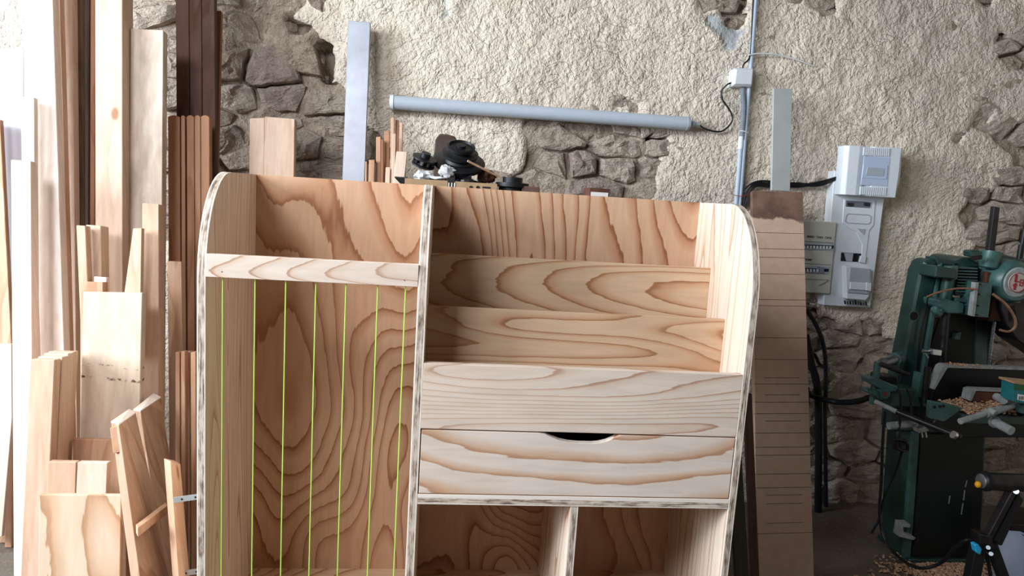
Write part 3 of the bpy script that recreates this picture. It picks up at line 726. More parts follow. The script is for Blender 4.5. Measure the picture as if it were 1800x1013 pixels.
for i in range(3):
    q = at(788 + i * 5, 325, by0); pr.prism([q + V((0, -.0016, .006)), q + V((.003, -.0016, .006)), q + V((.003, -.0016, -.008)), q + V((0, -.0016, -.008))], (0, .0005, 0))
pr.build('printed_mark', 'paper_white', cb)
pr = MB()
for i, px in enumerate((828, 840)): pr.lathe(at(px, 330, by0 - .001), (0, 1, 0), [(0, .0055), (.0008, .0055)], 12)
pr.box(at(848, 329, by0).x, at(862, 329, by0).x, by0 - .001, by0, at(850, 331, by0).z, at(850, 328, by0).z)
pr.build('printed_mark', 'print_black', cb)
# filling so that things in the box rest on something
mb = MB(); r3 = random.Random(9)
for i in range(160):
    p = V((r3.uniform(bx0 + .015, bx1 - .015), r3.uniform(by0 + .015, by1 - .015), ZB + .02 + r3.random() * .10)); mb.sphere(p, r3.uniform(.008, .016), 5, sc=(1.6, 1, .6))
tag(mb.build('metal_scrap', 'dark_steel'), 'heap of small dark scrap filling the cardboard box', 'scrap', kind='stuff')
# pulleys
pu = thing('stepped_pulley', 'large black stepped pulley lying tilted on top of the box', 'pulley', at(795, 300, 2.08))
ax = V((.06, -.55, 1)).normalized(); c0 = at(807, 288, 2.08)
MB().lathe(c0 - ax * .004, ax, [(0, .062), (.002, .076), (.012, .078), (.016, .072)], 28).build('disc', 'black_rubber', pu, smooth=True)
MB().lathe(c0 + ax * .014, ax, [(0, .050), (.008, .046), (.016, .054), (.022, .054), (.024, .040), (.030, .032), (.036, .042), (.044, .042), (.046, .036), (.040, .034), (.040, .014), (.048, .014)], 28).build('groove_stack', 'black_rubber', pu, smooth=True)
ge = thing('toothed_spool', 'black toothed spool on the left of the box, bluish glints', 'spool', at(745, 300, 2.05))
ax = V((.25, -.35, 1)).normalized(); c0 = at(744, 289, 2.05); uu = ax.orthogonal().normalized(); ww = ax.cross(uu)
MB().lathe(c0 - ax * .004, ax, [(0, .034), (.005, .034), (.006, .024), (.020, .024), (.021, .036), (.025, .036), (.026, .014), (.040, .014)], 24).build('flanges', 'black_rubber', ge, smooth=True)
for i in range(10):
    an = 2 * math.pi * i / 10; p = c0 + ax * .012 + (uu * math.cos(an) + ww * math.sin(an)) * .029
    MB().cyl(p - ax * .008, p + ax * .008, .0045, n=6).build('tooth', 'dark_steel' if i % 3 else 'steel', ge)
g3 = thing('small_gear', 'small black gear between the toothed spool and the big pulley', 'gear', at(768, 280, 2.14))
c0 = at(768, 282, 2.14); MB().lathe(c0, (0, -.3, 1), [(0, .016), (.008, .016), (.009, .01), (.02, .01)], 16).build('body', 'black_rubber', g3, smooth=True)
for i in range(9):
    an = 2 * math.pi * i / 9; p = c0 + V((math.cos(an), math.sin(an), .1)) * .019; MB().cyl(p, p + V((0, 0, .01)), .003, n=5).build('tooth', 'black_rubber', g3)
# log
lg = MB(); c_ = at(783, 256, 2.30); lp = [(763, 268), (765, 246), (773, 235), (786, 236), (800, 240), (810, 262), (812, 300), (761, 300)]
LP_ = [at(x, y, 2.23) for x, y in lp]; LP_[-1].z = LP_[-2].z = ZB; lg.prism(LP_, (0, .10, 0)); tag(lg.build('log_offcut', 'log_wood', bevel=.003), 'dark cracked log end behind the black pulleys', 'log')
def rag(name, label, px, py, Y, r, sc, mat):
    mb = MB().sphere(at(px, py, Y), r, 12, sc=sc); c = at(px, py, Y)
    for i, v in enumerate(mb.v):
        n = noise.fractal(v * 60, .6, 2.0, 3); mb.v[i] = c + (v - c) * (1 + .38 * n)
    return tag(mb.build(name, mat), label, 'rag')
rag('crumpled_rag', 'white crumpled rag at the left rim of the box', 744, 309, 2.02, .024, (1.3, .8, .55), 'crumpled_cloth')
rag('crumpled_rag', 'grey-white crumpled plastic in front of the big pulley', 786, 302, 2.02, .023, (1.1, .8, .8), 'crumpled_cloth')
rag('crumpled_rag', 'small flat white scrap of paper between the two crumpled rags', 772, 313, 2.0, .014, (1.4, .8, .4), 'paper_white')
rag('crumpled_rag', 'dull brown dusty rag at the right end of the box', 856, 310, 2.08, .026, (1.0, .9, .8), 'rust')
sp = thing('cable_spool', 'small black spool lying low in front of the big pulley', 'spool', at(818, 306, 2.03))
MB().lathe(at(800, 308, 2.03), (1, 0, -.05), [(0, .014), (.003, .014), (.003, .011), (.045, .011), (.045, .014), (.048, .014)], 16).build('body', 'black_rubber', sp, smooth=True)
tag(MB().cyl(at(822, 283, 1.99), at(878, 311, 2.02), .0032, n=8).build('wooden_dowel', 'pine_orange'), 'thin wooden stick poking diagonally out of the junk box', 'stick')
s2 = thing('cable_spool', 'flat black reels stacked right of the cardboard box', 'spool', at(905, 335, 2.05))
c0 = at(900, 334, 2.06); c0.z = ZB
hh = at(900, 312, 2.06).z - ZB
MB().lathe(c0, (0, 0, 1), [(0, .055), (.01, .055), (.011, .035), (hh * .45, .035), (hh * .46, .058), (hh * .55, .058), (hh * .56, .04), (hh * .78, .04), (hh * .79, .05), (hh * .88, .05), (hh * .89, .03), (hh, .03)], 26).build('reel', 'black_rubber', s2, smooth=True)
MB().cyl(c0 + V((0, -.05, hh * .5)), c0 + V((.03, -.05, hh * .5)), .004, n=8).build('clip', 'ruler_alu', s2)
dk = MB(); a_ = at(918, 327, 2.02); b_ = at(948, 345, 2.02); dk.box(a_.x, b_.x, 2.02, 2.09, ZB, a_.z); tag(dk.build('dark_block', 'old_dark', bevel=.002), 'little dark brown block beside the flat black reels', 'block')
sb = thing('small_box', 'small brown carton with a white label peeking over the bookcase', 'box', (at(1055, 335, 2.05).x, 2.05, ZB))
a_ = at(1037, 330, 2.0); b_ = at(1071, 345, 2.0)
MB().box(a_.x, b_.x, 2.0, 2.09, ZB, a_.z).build('carton', 'rust', sb, bevel=.001)
MB().box(a_.x + .004, b_.x - .004, 1.9985, 2.0, ZB + .02, at(1050, 338, 2.0).z).build('label_sticker', 'paper_white', sb)

# ------------------------------------------------------------------ tube light, conduits, junction box
YL = WALL - .045
tl_ = thing('tube_light', 'long grey enclosed tube light mounted slightly sloped on the plaster', 'light', at(950, 200, WALL - .02))
a_, b_ = at(692, 180, YL), at(1206, 217, YL); ax = (b_ - a_).normalized(); up = V((0, 0, 1)) - ax * ax.z; up.normalize(); nn = V((0, 1, 0))
hr = .0265
def sect(p, s=1.0):
    return [p + up * math.sin(t) * hr * s - nn * (math.cos(t) * .028 * s if math.cos(t) > 0 else math.cos(t) * .045 * s) for t in [2 * math.pi * i / 20 for i in range(20)]]
MB().ring([sect(a_), sect(b_)]).build('diffuser', 'diffuser', tl_, smooth=True)
MB().ring([sect(a_ - ax * .014, 1.04), sect(a_, 1.08)]).build('end_cap', 'white_plastic', tl_, smooth=True)
MB().ring([sect(b_, 1.06), sect(b_ + ax * .012, 1.0)]).build('end_cap', 'grey_plastic', tl_, smooth=True)
MB().lathe(b_ + ax * .012, ax, [(0, .012), (.022, .012), (.024, .008), (.045, .007)], 12).build('connector', 'grey_plastic', tl_, smooth=True)
jb = thing('junction_box', 'white square junction box on the grey conduits', 'junction box', at(1306, 135, WALL - .03))
J = [at(x, y, WALL - .05) for x, y in ((1291, 119), (1326, 120), (1323, 152), (1287, 151))]
MB().prism(J, (0, .055, 0)).build('housing', 'white_plastic', jb, bevel=.006)
cen = sum(J, V()) / 4
MB().prism([cen + (p - cen) * .86 + V((0, -.006, 0)) for p in J], (0, .007, 0)).build('lid', 'white_plastic', jb, bevel=.004)
yc = WALL - .022
tag(MB().tube([at(1334, -70, yc), at(1328, 0, yc), at(1320, 110, yc), at(1310, 230, yc), at(1300, 360, yc), at(1290, 480, yc)], .0095, 12).build('conduit_pipe', 'conduit_grey', smooth=True), 'long pale conduit pipe running down past the junction box', 'pipe')
fc = thing('flexible_conduit', 'ribbed grey conduit dropping from the junction box into a smooth pipe', 'pipe', at(1303, 200, yc))
MB().tube([at(1305, 150, yc), at(1307, 190, yc - .005), at(1304, 246, yc)], .010, 10, 34, rib=1).build('ribbed_hose', 'flex_grey', fc)
MB().tube([at(1303, 242, yc), at(1299, 300, yc), at(1294, 360, yc), at(1284, 480, yc)], .0100, 12).build('smooth_pipe', 'conduit_grey', fc, smooth=True)
MB().tube([at(1303, 240, yc), at(1301.5, 262, yc)], .0115, 12).build('sleeve', 'white_plastic', fc, smooth=True)
tag(MB().tube([at(1300, 230, yc - .012), at(1308, 231, yc - .016), at(1315, 234, yc - .010), at(1316, 236, yc + .01)], .0022, 6).build('cable_tie', 'white_cable'), 'white cable tie holding the two grey conduits together', 'cable tie')
tag(MB().tube([at(1328, -70, yc - .004), at(1323, 20, yc - .004), at(1319, 95, yc - .004), at(1308, 112, yc - .01), at(1305, 121, yc - .01)], .0035, 8).build('power_cable', 'black_cable', smooth=True), 'black cable running along the conduit into the top of the junction box', 'cable')
tag(MB().tube([at(1229, 220, yc - .02), at(1243, 228, yc), at(1268, 231, yc), at(1286, 215, yc), at(1285, 198, yc), at(1270, 175, yc), at(1269, 160, yc), at(1278, 149, yc - .01), at(1288, 145, yc - .015)], .0035, 8).build('power_cable', 'black_cable', smooth=True), 'black cable curling from the tube light to the junction box', 'cable')
tag(MB().tube([at(1316, 97, WALL - .035), at(1335, 94, WALL - .03), at(1365, 96, WALL - .025), at(1395, 103, WALL - .02), at(1430, 116, WALL - .012)], .0028, 6).build('cable_tie', 'white_cable', smooth=True), 'long white tie tail sticking out right above the junction box', 'cable tie')

# plank over the brown board, brown board
o = lean('white_plank', 'slim pale grey plastic plank standing on the brown board top', (1360, 155), (1393, 156), (1354, 335), (1391, 336), 2.505, .012, 'plank_pvc', k=.1, cat='plank', zbot=onlean(1370, 336, 2.505, .1).z)
def board_mdf():
    k, yb, th = .38, 2.10, .022
    tl, tr = onlean(1323, 335, yb, k), onlean(1411, 338, yb, k); ll, lr = onlean(1335, 1013, yb, k), onlean(1426, 1013, yb, k)
    d = ((ll - tl).normalized() + (lr - tr).normalized()).normalized(); nrm = V((0, 1, -k)).normalized()
    L = (tl.z - th * k) / -d.z; w = (tr - tl); wd = w.length; wx = w.normalized()
    def pos(y): p = onlean(1370, y, yb, k); return (p - tl.lerp(tr, .5)).dot(d)
    full = [410, 438, 453, 482, 527, 538, 594, 632, 675, 707, 727, 761, 786, 800, 833, 857, 937]
    mid = [664, 694, 740, 870, 885, 919]
    mb = MB(); cols = [(0, .18, full), (.18, .84, sorted(full + mid)), (.84, 1, full)]
    for u0, u1, cuts in cols:
        prof = [(0, 0)]; s = .022 if u1 == 1 or u0 == 0 else 0
        top = 0.0
        prof = [(top, 0)]
        for c in cuts:
            p = pos(c) ; e = .0011; prof += [(p - e, 0), (p - e, .006), (p + e, .006), (p + e, 0)]
        prof += [(L, 0), (L, th), (top, th)]
        A = [tl + wx * (wd * u0) + d * a + nrm * b for a, b in prof]
        mb.prism(A, wx * (wd * (u1 - u0)))
    o = mb.build('kerfed_board', ['brown_mdf', 'mdf_core'], origin=(tl.x, tl.y, 0)); tag(o, 'tall brown board crossed by many saw cuts, right of the bookcase', 'board')
board_mdf()
for i, (a0, a1, yt, c_, lb) in enumerate(((1280, 1304, 800, 'dark_panel', 'dark greenish panel peeking out right behind the bookcase'), (1308, 1322, 690, 'old_dark', 'nearly black panel in the gap beside the brown board'))):
    lean('dark_sheet', lb, (a0, yt), (a1, yt + 2), (a0 + 12, 1013), (a1 + 14, 1013), 1.93 + .05 * i, .015, c_, cat='sheet', k=.2)

# cable bundle to the panels
yk = WALL - .03
for i, off in enumerate((0, 4, 8, 12)):
    tag(MB().tube([at(1303 + off * .8, 362, yk), at(1308 + off * .9, 335 + off, yk), at(1328, 320 + off * .7, yk - .004), at(1355, 319 + off * .8, yk), at(1400, 325 + off * .5 - (i % 2) * 5, yk), at(1440, 320 + off * .3 + (i % 2) * 3, yk), at(1473, 311 + off * .25, yk - .02)], .004, 8).build('power_cable', 'black_cable', smooth=True),
        ('uppermost', 'second', 'third', 'lowest')[i] + ' black cable of the bundle arching to the white meter panel', 'cable', 'black cables to the white meter panel')
tag(MB().tube([at(1290, 343, yk - .02), at(1300, 345, yk - .02), at(1312, 344, yk - .025), at(1322, 341, yk - .02)], .0014, 5).build('thin_wire', 'badge_red'), 'thin reddish wire end between the conduit and the brown board', 'wire')

# ------------------------------------------------------------------ breaker panel
yp = WALL - .06
bp = thing('breaker_panel', 'off-white breaker box with two rows of switches and handwriting', 'breaker panel', at(1435, 515, WALL - .03))
Q = [at(x, y, yp) for x, y in ((1403, 387), (1471, 391), (1459, 517), (1403, 514))]
MB().prism(Q, (0, .075, 0)).build('housing', 'offwhite_plastic', bp, bevel=.003)
def bpt(x, y, off=0): return at(x, y, yp - off)
def quad(mb, pts, Y, th, mi=0): return mb.prism([at(x, y, Y) for x, y in pts], (0, th, 0), mi)
def barpx(mb, x0, y0, x1, y1, w, Y, th, mi=0):
    a, b = V((x0, y0)), V((x1, y1)); n = V((-(b - a).y, (b - a).x)).normalized() * w / 2
    return quad(mb, [tuple(a + n), tuple(b + n), tuple(b - n), tuple(a - n)], Y, th, mi)
for (ya, yb_, n_, xr) in ((433, 437, 9, 1464), (474, 479, 5, 1434)):
    xr0 = 1467 if ya < 440 else 1458
    quad(MB(), [(1411, ya - 7), (xr0, ya - 5), (xr0 - 1, ya + 8), (1411, ya + 6)], yp - .002, .004).build('switch_window', 'grey_plastic', bp)
    quad(MB(), [(1411, ya - 3), (xr0 - 1, ya - 1), (xr0 - 2, ya + 4), (1411, ya + 2)], yp - .0035, .004).build('switch_slot', 'breaker_dark', bp)
    for i in range(n_):
        x = 1413 + i * 5.7; quad(MB(), [(x, ya - 1 + i * .15), (x + 3, ya - 1 + i * .15), (x + 2.8, ya + 4 + i * .15), (x, ya + 4 + i * .15)], yp - .008, .006).build('switch', 'white_plastic', bp)
quad(MB(), [(1436, 469), (1449, 470), (1448, 481), (1435, 480)], yp - .006, .004).build('meter_module', 'flex_grey', bp)
tx = MB(); ri = at(1470, 420, yp) - at(1412, 416, yp); upv = V((-ri.z * 0, 0, 1))
put_text(tx, 'MAIN  TAIN  OFFE', .0135, at(1440, 417.5, yp - .0006), ri, V((0, 0, 1)))
put_text(tx, 'POMP', .0115, at(1421, 457, yp - .0006), ri, V((0, 0, 1)))
tx.build('handwriting', 'print_black', bp)
for y0 in (424, 463, 490):
    barpx(MB(), 1410, y0, 1468 - (y0 - 390) * .095, y0 + 3, 1.0, yp - .0015, .002).build('seam', 'flex_grey', bp)
barpx(MB(), 1440, 502, 1456, 494, 1.2, yp - .002, .002).build('latch_line', 'flex_grey', bp)

# ------------------------------------------------------------------ meter panel
mp = thing('meter_panel', 'tall white electric meter backboard with ribbed cover on top', 'meter panel', at(1505, 540, WALL - .03))
yq = WALL - .045
quad(MB(), [(1467, 300), (1560, 306), (1530, 542), (1447, 537)], yq, .05).build('backboard', 'white_plastic', mp, bevel=.003)
yv = yq - .075
# curved cover made of a swept profile
def cover():
    prof = [(0, .045), (.05, .062), (.22, .066), (.34, .060), (.36, .052), (.44, .052), (.47, .072), (.93, .072), (.95, .06), (1.0, .03)]
    TLp, TRp, BLp, BRp = at(1473, 257, yq), at(1572, 263, yq), at(1466, 342, yq), at(1561, 348, yq)
    loops = []
    for u, dd in prof + [(1.0, -.0), (0, -.0)]:
        loops.append([TLp.lerp(TRp, u) + V((0, -dd, 0)), BLp.lerp(BRp, u) + V((0, -dd, 0))])
    mb = MB(); n = len(loops)
    NS = 6
    sec = []
    for j in range(NS + 1):
        t = j / NS; bulge = math.sin(math.pi * t) * .012
        sec.append([l[0].lerp(l[1], t) + V((bulge if i in (n - 2, n - 3, n - 4) else 0, 0, 0)) for i, l in enumerate(loops)])
    mb.ring(sec); mb.build('cover', 'white_plastic', mp, bevel=.002)
    # grey inset face, display and ribs
    yy = yq - .0735
    quad(MB(), [(1519, 274), (1565, 277), (1560, 328), (1513, 325)], yy, .003).build('cover_inset', 'blue_plastic', mp, bevel=.0008)
    quad(MB(), [(1518, 289), (1561, 291), (1559, 316), (1515, 313)], yy - .002, .004).build('window_bezel', 'blue_plastic', mp, bevel=.001)
    quad(MB(), [(1525, 294), (1555, 296), (1553, 310), (1522, 308)], yy - .0035, .003).build('display_window', 'grey_plastic', mp, bevel=.0008)
    for i in range(13):
        x = 1520 + i * 3.6
        barpx(MB(), x, 259 + i * .15, x - 1.2, 273 + i * .15, 2.0, yy - .003, .006).build('rib', 'white_plastic', mp)
        x -= 6
        barpx(MB(), x, 328 + i * .15, x - 1.2, 342 + i * .15, 2.0, yy - .003, .006).build('rib', 'white_plastic', mp)
cover()
# terminal windows
quad(MB(), [(1487, 352), (1534, 355), (1532, 367), (1486, 364)], yq - .004, .006).build('terminal_frame', 'grey_plastic', mp, bevel=.001)
for x in (1490, 1519): quad(MB(), [(x, 356), (x + 11, 357), (x + 10, 363), (x, 362)], yq - .006, .004).build('terminal_opening', 'breaker_dark', mp)
# raised moulded plate and arm
mb = MB(); op = [(1484, 350), (1539, 353), (1536, 396), (1528, 406), (1522, 456), (1514, 458), (1516, 430), (1505, 408), (1490, 400), (1481, 392)]
quad(mb, op, yq - .004, .005); mb.build('moulded_plate', 'white_plastic', mp, bevel=.0015)
mb = MB()
oval = [(1488, 379), (1491, 376), (1527, 378), (1531, 381), (1530, 391), (1526, 394), (1489, 392), (1486, 388)]
for i in range(8):
    a, b = oval[i], oval[(i + 1) % 8]; barpx(mb, a[0], a[1], b[0], b[1], 1.5, yq - .006, .003)
mb.build('oval_rib', 'grey_plastic', mp)
quad(MB(), [(1508, 402), (1522, 403), (1519, 414)], yq - .006, .003).build('triangle_rib', 'grey_plastic', mp)
quad(MB(), [(1479, 444), (1514, 446), (1512, 461), (1478, 459)], yq - .0015, .002).build('cable_opening', 'breaker_dark', mp)
quad(MB(), [(1484, 445), (1500, 446), (1498, 460), (1488, 459)], yq - .004, .003).build('inner_wheel', 'grey_plastic', mp)
for x in (1502, 1506.5): barpx(MB(), x, 446, x - 1, 460, 2, yq - .005, .003).build('wire', 'black_cable', mp)
quad(MB(), [(1514, 450), (1523, 451), (1521, 463), (1511, 461)], yq - .012, .012).build('latch', 'white_plastic', mp, bevel=.001)
quad(MB(), [(1486, 468), (1532, 472), (1532, 494), (1528, 522), (1522, 529), (1488, 526)], yq - .03, .032).build('breaker_body', 'white_plastic', mp, bevel=.004)
quad(MB(), [(1495, 470), (1531, 473), (1527, 518), (1490, 515)], yq - .035, .008).build('breaker_face', 'grey_plastic', mp, bevel=.002)
quad(MB(), [(1495, 496), (1524, 498), (1523, 511), (1494, 509)], yq - .041, .008).build('lever_plate', 'white_plastic', mp, bevel=.002)
quad(MB(), [(1524, 497), (1532, 498), (1531, 512), (1523, 511)], yq - .045, .012).build('lever', 'white_plastic', mp, bevel=.001)
for i in range(9): MB().cyl(at(1485 + i * 4.6, 529 + i * .35 - (i in (3, 4, 5)) * 2, yq - .03), at(1486 + i * 4.6, 534 + i * .3, yq - .022), .004, n=7).build('terminal_screw', 'steel' if i % 2 else 'breaker_dark', mp)

# wall cables low on the right
tag(MB().tube([at(1418, 545, yk), at(1436, 575, yk), at(1449, 615, yk), at(1452, 680, yk), at(1450, 730, yk), at(1452, 900, yk), at(1450, 960, yk)], .009, 8).build('power_cable', 'black_cable', smooth=True), 'thick black cable hanging down the bare stones right of the brown board', 'cable')
tag(MB().tube([at(1416, 590, yk - .05), at(1426, 640, yk - .05), at(1438, 700, yk - .05), at(1438, 900, yk - .05), at(1436, 975, yk - .05)], .016, 8).build('drain_pipe', 'black_rubber', smooth=True), 'dark upright pipe in the corner beside the brown board', 'pipe')
tag(MB().tube([at(1420, 690, 2.66), at(1432, 698, 2.66), at(1470, 707, 2.62), at(1505, 706, 2.50), at(1535, 697, 2.42)], .012, 10).build('air_hose', 'black_rubber', smooth=True), 'thick dark hose crossing level from the brown board to the green machine', 'hose')
quad(MB(), [(1412, 680), (1424, 681), (1423, 716), (1412, 715)], 2.60, .04)
mb = MB(); quad(mb, [(1412, 680), (1424, 681), (1423, 716), (1412, 715)], 2.62, .1); tag(mb.build('socket_box', 'dark_steel', bevel=.003), 'small grey socket box half hidden by the brown board', 'socket')

# ------------------------------------------------------------------ mortising machine
YM = 2.30
mm = thing('mortising_machine', 'old green woodworking mortiser covered in dust at the right', 'machine', (at(1640, 1000, YM).x, YM, 0))
GP, GL, DG = 'green_paint', 'green_light', 'dark_green'
def px_plate(name, pts, Y, th, mat, par=mm, bevel=.004, smooth=False):
    return quad(MB(), pts, Y, th).build(name, mat, par, bevel=bevel)
def px_cyl(name, a, b, r, mat, par=mm, r2=None, n=18):
    return MB().cyl(at(*a), at(*b), r, r2, n).build(name, mat, par, smooth=True)
colu = px_plate('column', [(1614, 498), (1618, 476), (1626, 461), (1636, 455), (1648, 458), (1650, 480), (1641, 515), (1619, 640), (1613, 700), (1607, 760), (1568, 760), (1573, 700), (1586, 640)], YM, .075, GP, bevel=.008)
px_cyl('column_edge', (1651, 462, YM + .012), (1611, 720, YM + .012), .013, GL)
px_plate('column_flank', [(1650, 458), (1672, 462), (1672, 560), (1640, 560), (1625, 740), (1608, 740)], YM + .03, .05, GP)
MB().lathe(at(1607, 556, YM - .001), (0, 1, 0), [(0, .016), (.004, .016)], 20).build('round_hole', 'dark_inside', mm)
MB().lathe(at(1607, 556, YM - .002), (0, 1, 0), [(0, .019), (.0015, .019), (.0015, .016)], 20, cap=False).build('hole_rim', GL, mm)
px_plate('top_ledge', [(1645, 452), (1688, 460), (1690, 468), (1648, 466)], YM + .0, .06, GP)
# motor with fins
mo = MB().lathe(at(1700, 482, YM + .02), (.0, 1, 0), [(0, .05), (.01, .062), (.16, .062)], 26).build('motor', GP, mm, smooth=True)
px_plate('motor_dome', [(1672, 470), (1680, 459), (1694, 453), (1708, 453), (1718, 460), (1722, 470)], YM - .0, .05, GP)
for i in range(9):
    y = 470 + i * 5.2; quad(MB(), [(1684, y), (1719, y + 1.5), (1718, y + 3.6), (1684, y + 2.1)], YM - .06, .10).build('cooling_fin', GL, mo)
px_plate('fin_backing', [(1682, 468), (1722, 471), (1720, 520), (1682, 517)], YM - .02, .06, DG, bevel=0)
gb = px_plate('guide_bracket', [(1646, 467), (1682, 473), (1681, 491), (1644, 488)], YM - .09, .09, GP)
px_cyl('guide_sleeve', (1668, 489, YM - .05), (1661, 528, YM - .05), .021, GP)
px_cyl('guide_cap', (1672, 468, YM - .05), (1670, 490, YM - .05), .023, GL)
px_plate('slide_arm', [(1650, 528), (1664, 526), (1696, 534), (1694, 552), (1668, 552), (1652, 540)], YM - .08, .09, GL)
px_plate('slide_arm', [(1680, 524), (1720, 530), (1719, 536), (1680, 530)], YM - .07, .07, GL, bevel=.002)
px_plate('slide_arm', [(1680, 505), (1718, 509), (1717, 522), (1680, 520)], YM - .05, .06, GP, bevel=.002)
kn = MB().lathe(at(1640, 544, YM - .03), (.25, -1, .1), [(0, .012), (.012, .012), (.014, .020), (.030, .021), (.032, .016), (.034, .008), (.040, .008)], 20).build('hand_knob', 'green_light', mm, smooth=True)
px_cyl('guide_rod', (1663, 550, YM - .04), (1653, 662, YM - .04), .013, 'dark_steel')
px_cyl('guide_rod_foot', (1654, 655, YM - .04), (1650, 686, YM - .04), .016, GL)
px_plate('locking_clamp', [(1640, 614), (1656, 616), (1655, 626), (1640, 624)], YM - .075, .02, 'bright_steel', bevel=.001)
px_cyl('clamp_screw', (1622, 617, YM - .06), (1640, 618, YM - .06), .006, 'steel')
px_cyl('clamp_lever', (1626, 622, YM - .075), (1631, 630, YM - .075), .004, 'steel')
# inside of the throat
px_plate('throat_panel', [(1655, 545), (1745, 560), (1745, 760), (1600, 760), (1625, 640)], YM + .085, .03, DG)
px_cyl('inner_tie_rod', (1718, 560, YM + .1), (1672, 620, YM + .1), .008, GP)
px_plate('rod_clamp', [(1680, 586), (1690, 584), (1688, 598), (1678, 597)], YM + .07, .03, GL, bevel=.001)
px_plate('rear_post', [(1716, 560), (1738, 562), (1736, 650), (1712, 650)], YM + .08, .04, GP)
# tool spindle group
px_plate('tool_bar', [(1748, 363), (1758, 365), (1749, 442), (1738, 440)], YM - .06, .018, 'dark_steel', bevel=.001)
MB().lathe(at(1737, 472, YM - .05), (.06, 0, 1), [(0, .022), (.006, .030), (.055, .034), (.062, .034), (.062, .026), (.064, .026)], 22).build('chuck_cup', GL, mm, smooth=True)
px_plate('chuck_arm', [(1706, 441), (1724, 440), (1724, 451), (1707, 452)], YM - .05, .04, GP)
px_cyl('chuck_screw', (1710, 454, YM - .085), (1724, 452, YM - .085), .008, 'dark_steel')
px_plate('tool_bar', [(1735, 478), (1748, 480), (1746, 502), (1733, 500)], YM - .06, .02, 'rust', bevel=.001)
hb = px_plate('switch_box', [(1720, 497), (1745, 499), (1738, 559), (1713, 557)], YM - .11, .08, GL, bevel=.002)
px_plate('box_flange', [(1715, 497), (1721, 497), (1714, 557), (1708, 556)], YM - .12, .02, 'dusty_iron', bevel=.001)
for y in (500, 518, 538, 554): MB().lathe(at(1724 - (y - 500) * .1, y, YM - .114), (0, 1, 0), [(0, .003), (.004, .003)], 8).build('screw', 'dark_steel', hb)
px_plate('rusty_bracket', [(1744, 520), (1764, 530), (1762, 566), (1736, 566), (1742, 540)], YM - .04, .05, 'rust')
# right head casting with badge
hc = MB().lathe(at(1790, 497, YM - .10), (0, 1, 0), [(0, .052), (.0, .064), (.006, .070), (.03, .078), (.16, .080)], 32).build('head_casting', GL, mm, smooth=True)
MB().lathe(at(1790, 497, YM - .104), (0, 1, 0), [(0, .050), (.006, .056)], 32).build('head_cover', 'dusty_iron', mm, smooth=True)
px_plate('casting_apron', [(1756, 520), (1772, 528), (1850, 530), (1850, 640), (1790, 600), (1768, 570), (1760, 545)], YM - .06, .10, 'dark_steel')
px_plate('casting_shoulder', [(1742, 458), (1760, 446), (1800, 456), (1860, 470), (1860, 500), (1745, 490)], YM + .0, .10, GP)
bd = MB().lathe(at(1790, 497, YM - .110), (0, 1, 0), [(0, .033), (.004, .035)], 28).build('badge', 'badge_grey', mm)
rd = MB(); c = at(1790, 497, YM - .1115)
rim = MB()
for i in range(28):
    a1, a2 = 2 * math.pi * i / 28, 2 * math.pi * (i + 1) / 28; f = lambda a, r: c + V((math.cos(a) * r, 0, math.sin(a) * r))
    rd.prism([f(a1, .0345), f(a2, .0345), f(a2, .0325), f(a1, .0325)], (0, .001, 0))
def rb(x0, z0, x1, z1): rd.prism([c + V((x0, 0, z0)), c + V((x1, 0, z0)), c + V((x1, 0, z1)), c + V((x0, 0, z1))], (0, .001, 0))
rb(-.015, .004, -.006, .028); rb(-.015, .001, .004, .005); rb(-.013, -.006, -.004, -.002); rb(-.018, -.014, -.003, -.006); rb(-.014, -.026, -.005, -.014)
rb(.006, .012, .009, -.012); rb(.009, .009, .018, .012); rb(.009, -.012, .018, -.009); rb(.012, -.002, .018, .002); rb(.018, .012, .021, -.012)
rd.build('badge_emblem', 'badge_red', bd)
px_plate('model_plate', [(1775, 521), (1795, 522), (1794, 533), (1775, 532)], YM - .068, .008, 'pink_plate', bevel=.0005)
tx = MB(); put_text(tx, 'S.56', .017, at(1785, 527, YM - .0695), (1, 0, -.05), (0, 0, 1)); tx.build('plate_lettering', 'print_black', mm)
px_plate('slot_opening', [(1776, 540), (1783, 538), (1786, 550), (1783, 562), (1775, 566), (1774, 552)], YM - .062, .01, 'dark_inside', bevel=0)
px_cyl('lever_socket', (1792, 455, YM - .06), (1796, 430, YM - .06), .010, 'dark_green')
px_cyl('blue_lever', (1795, 440, YM - .06), (1806, 380, YM - .06), .007, 'black_cable')
MB().tube([at(1629, 522, YM - .09), at(1650, 514, YM - .10), at(1685, 507, YM - .11), at(1718, 509, YM - .12)], .0035, 8).build('oil_line', 'copper_hose', mm, smooth=True)
MB().tube([at(1632, 516, YM - .03), at(1628, 540, YM - .015), at(1619, 580, YM - .012), at(1612, 640, YM - .012), at(1607, 720, YM - .012)], .003, 6).build('oil_line', 'black_cable', mm, smooth=True)
MB().tube([at(1745, 517, YM - .12), at(1768, 535, YM - .13), at(1783, 558, YM - .13), at(1784, 575, YM - .13), at(1773, 583, YM - .12), at(1757, 580, YM - .09)], .0045, 8).build('oil_line', 'copper_hose', mm, smooth=True)
MB().tube([at(1748, 566, YM - .05), at(1742, 610, YM - .05), at(1737, 655, YM - .05)], .005, 8, 16, rib=1).build('mortise_chain', 'steel', mm)
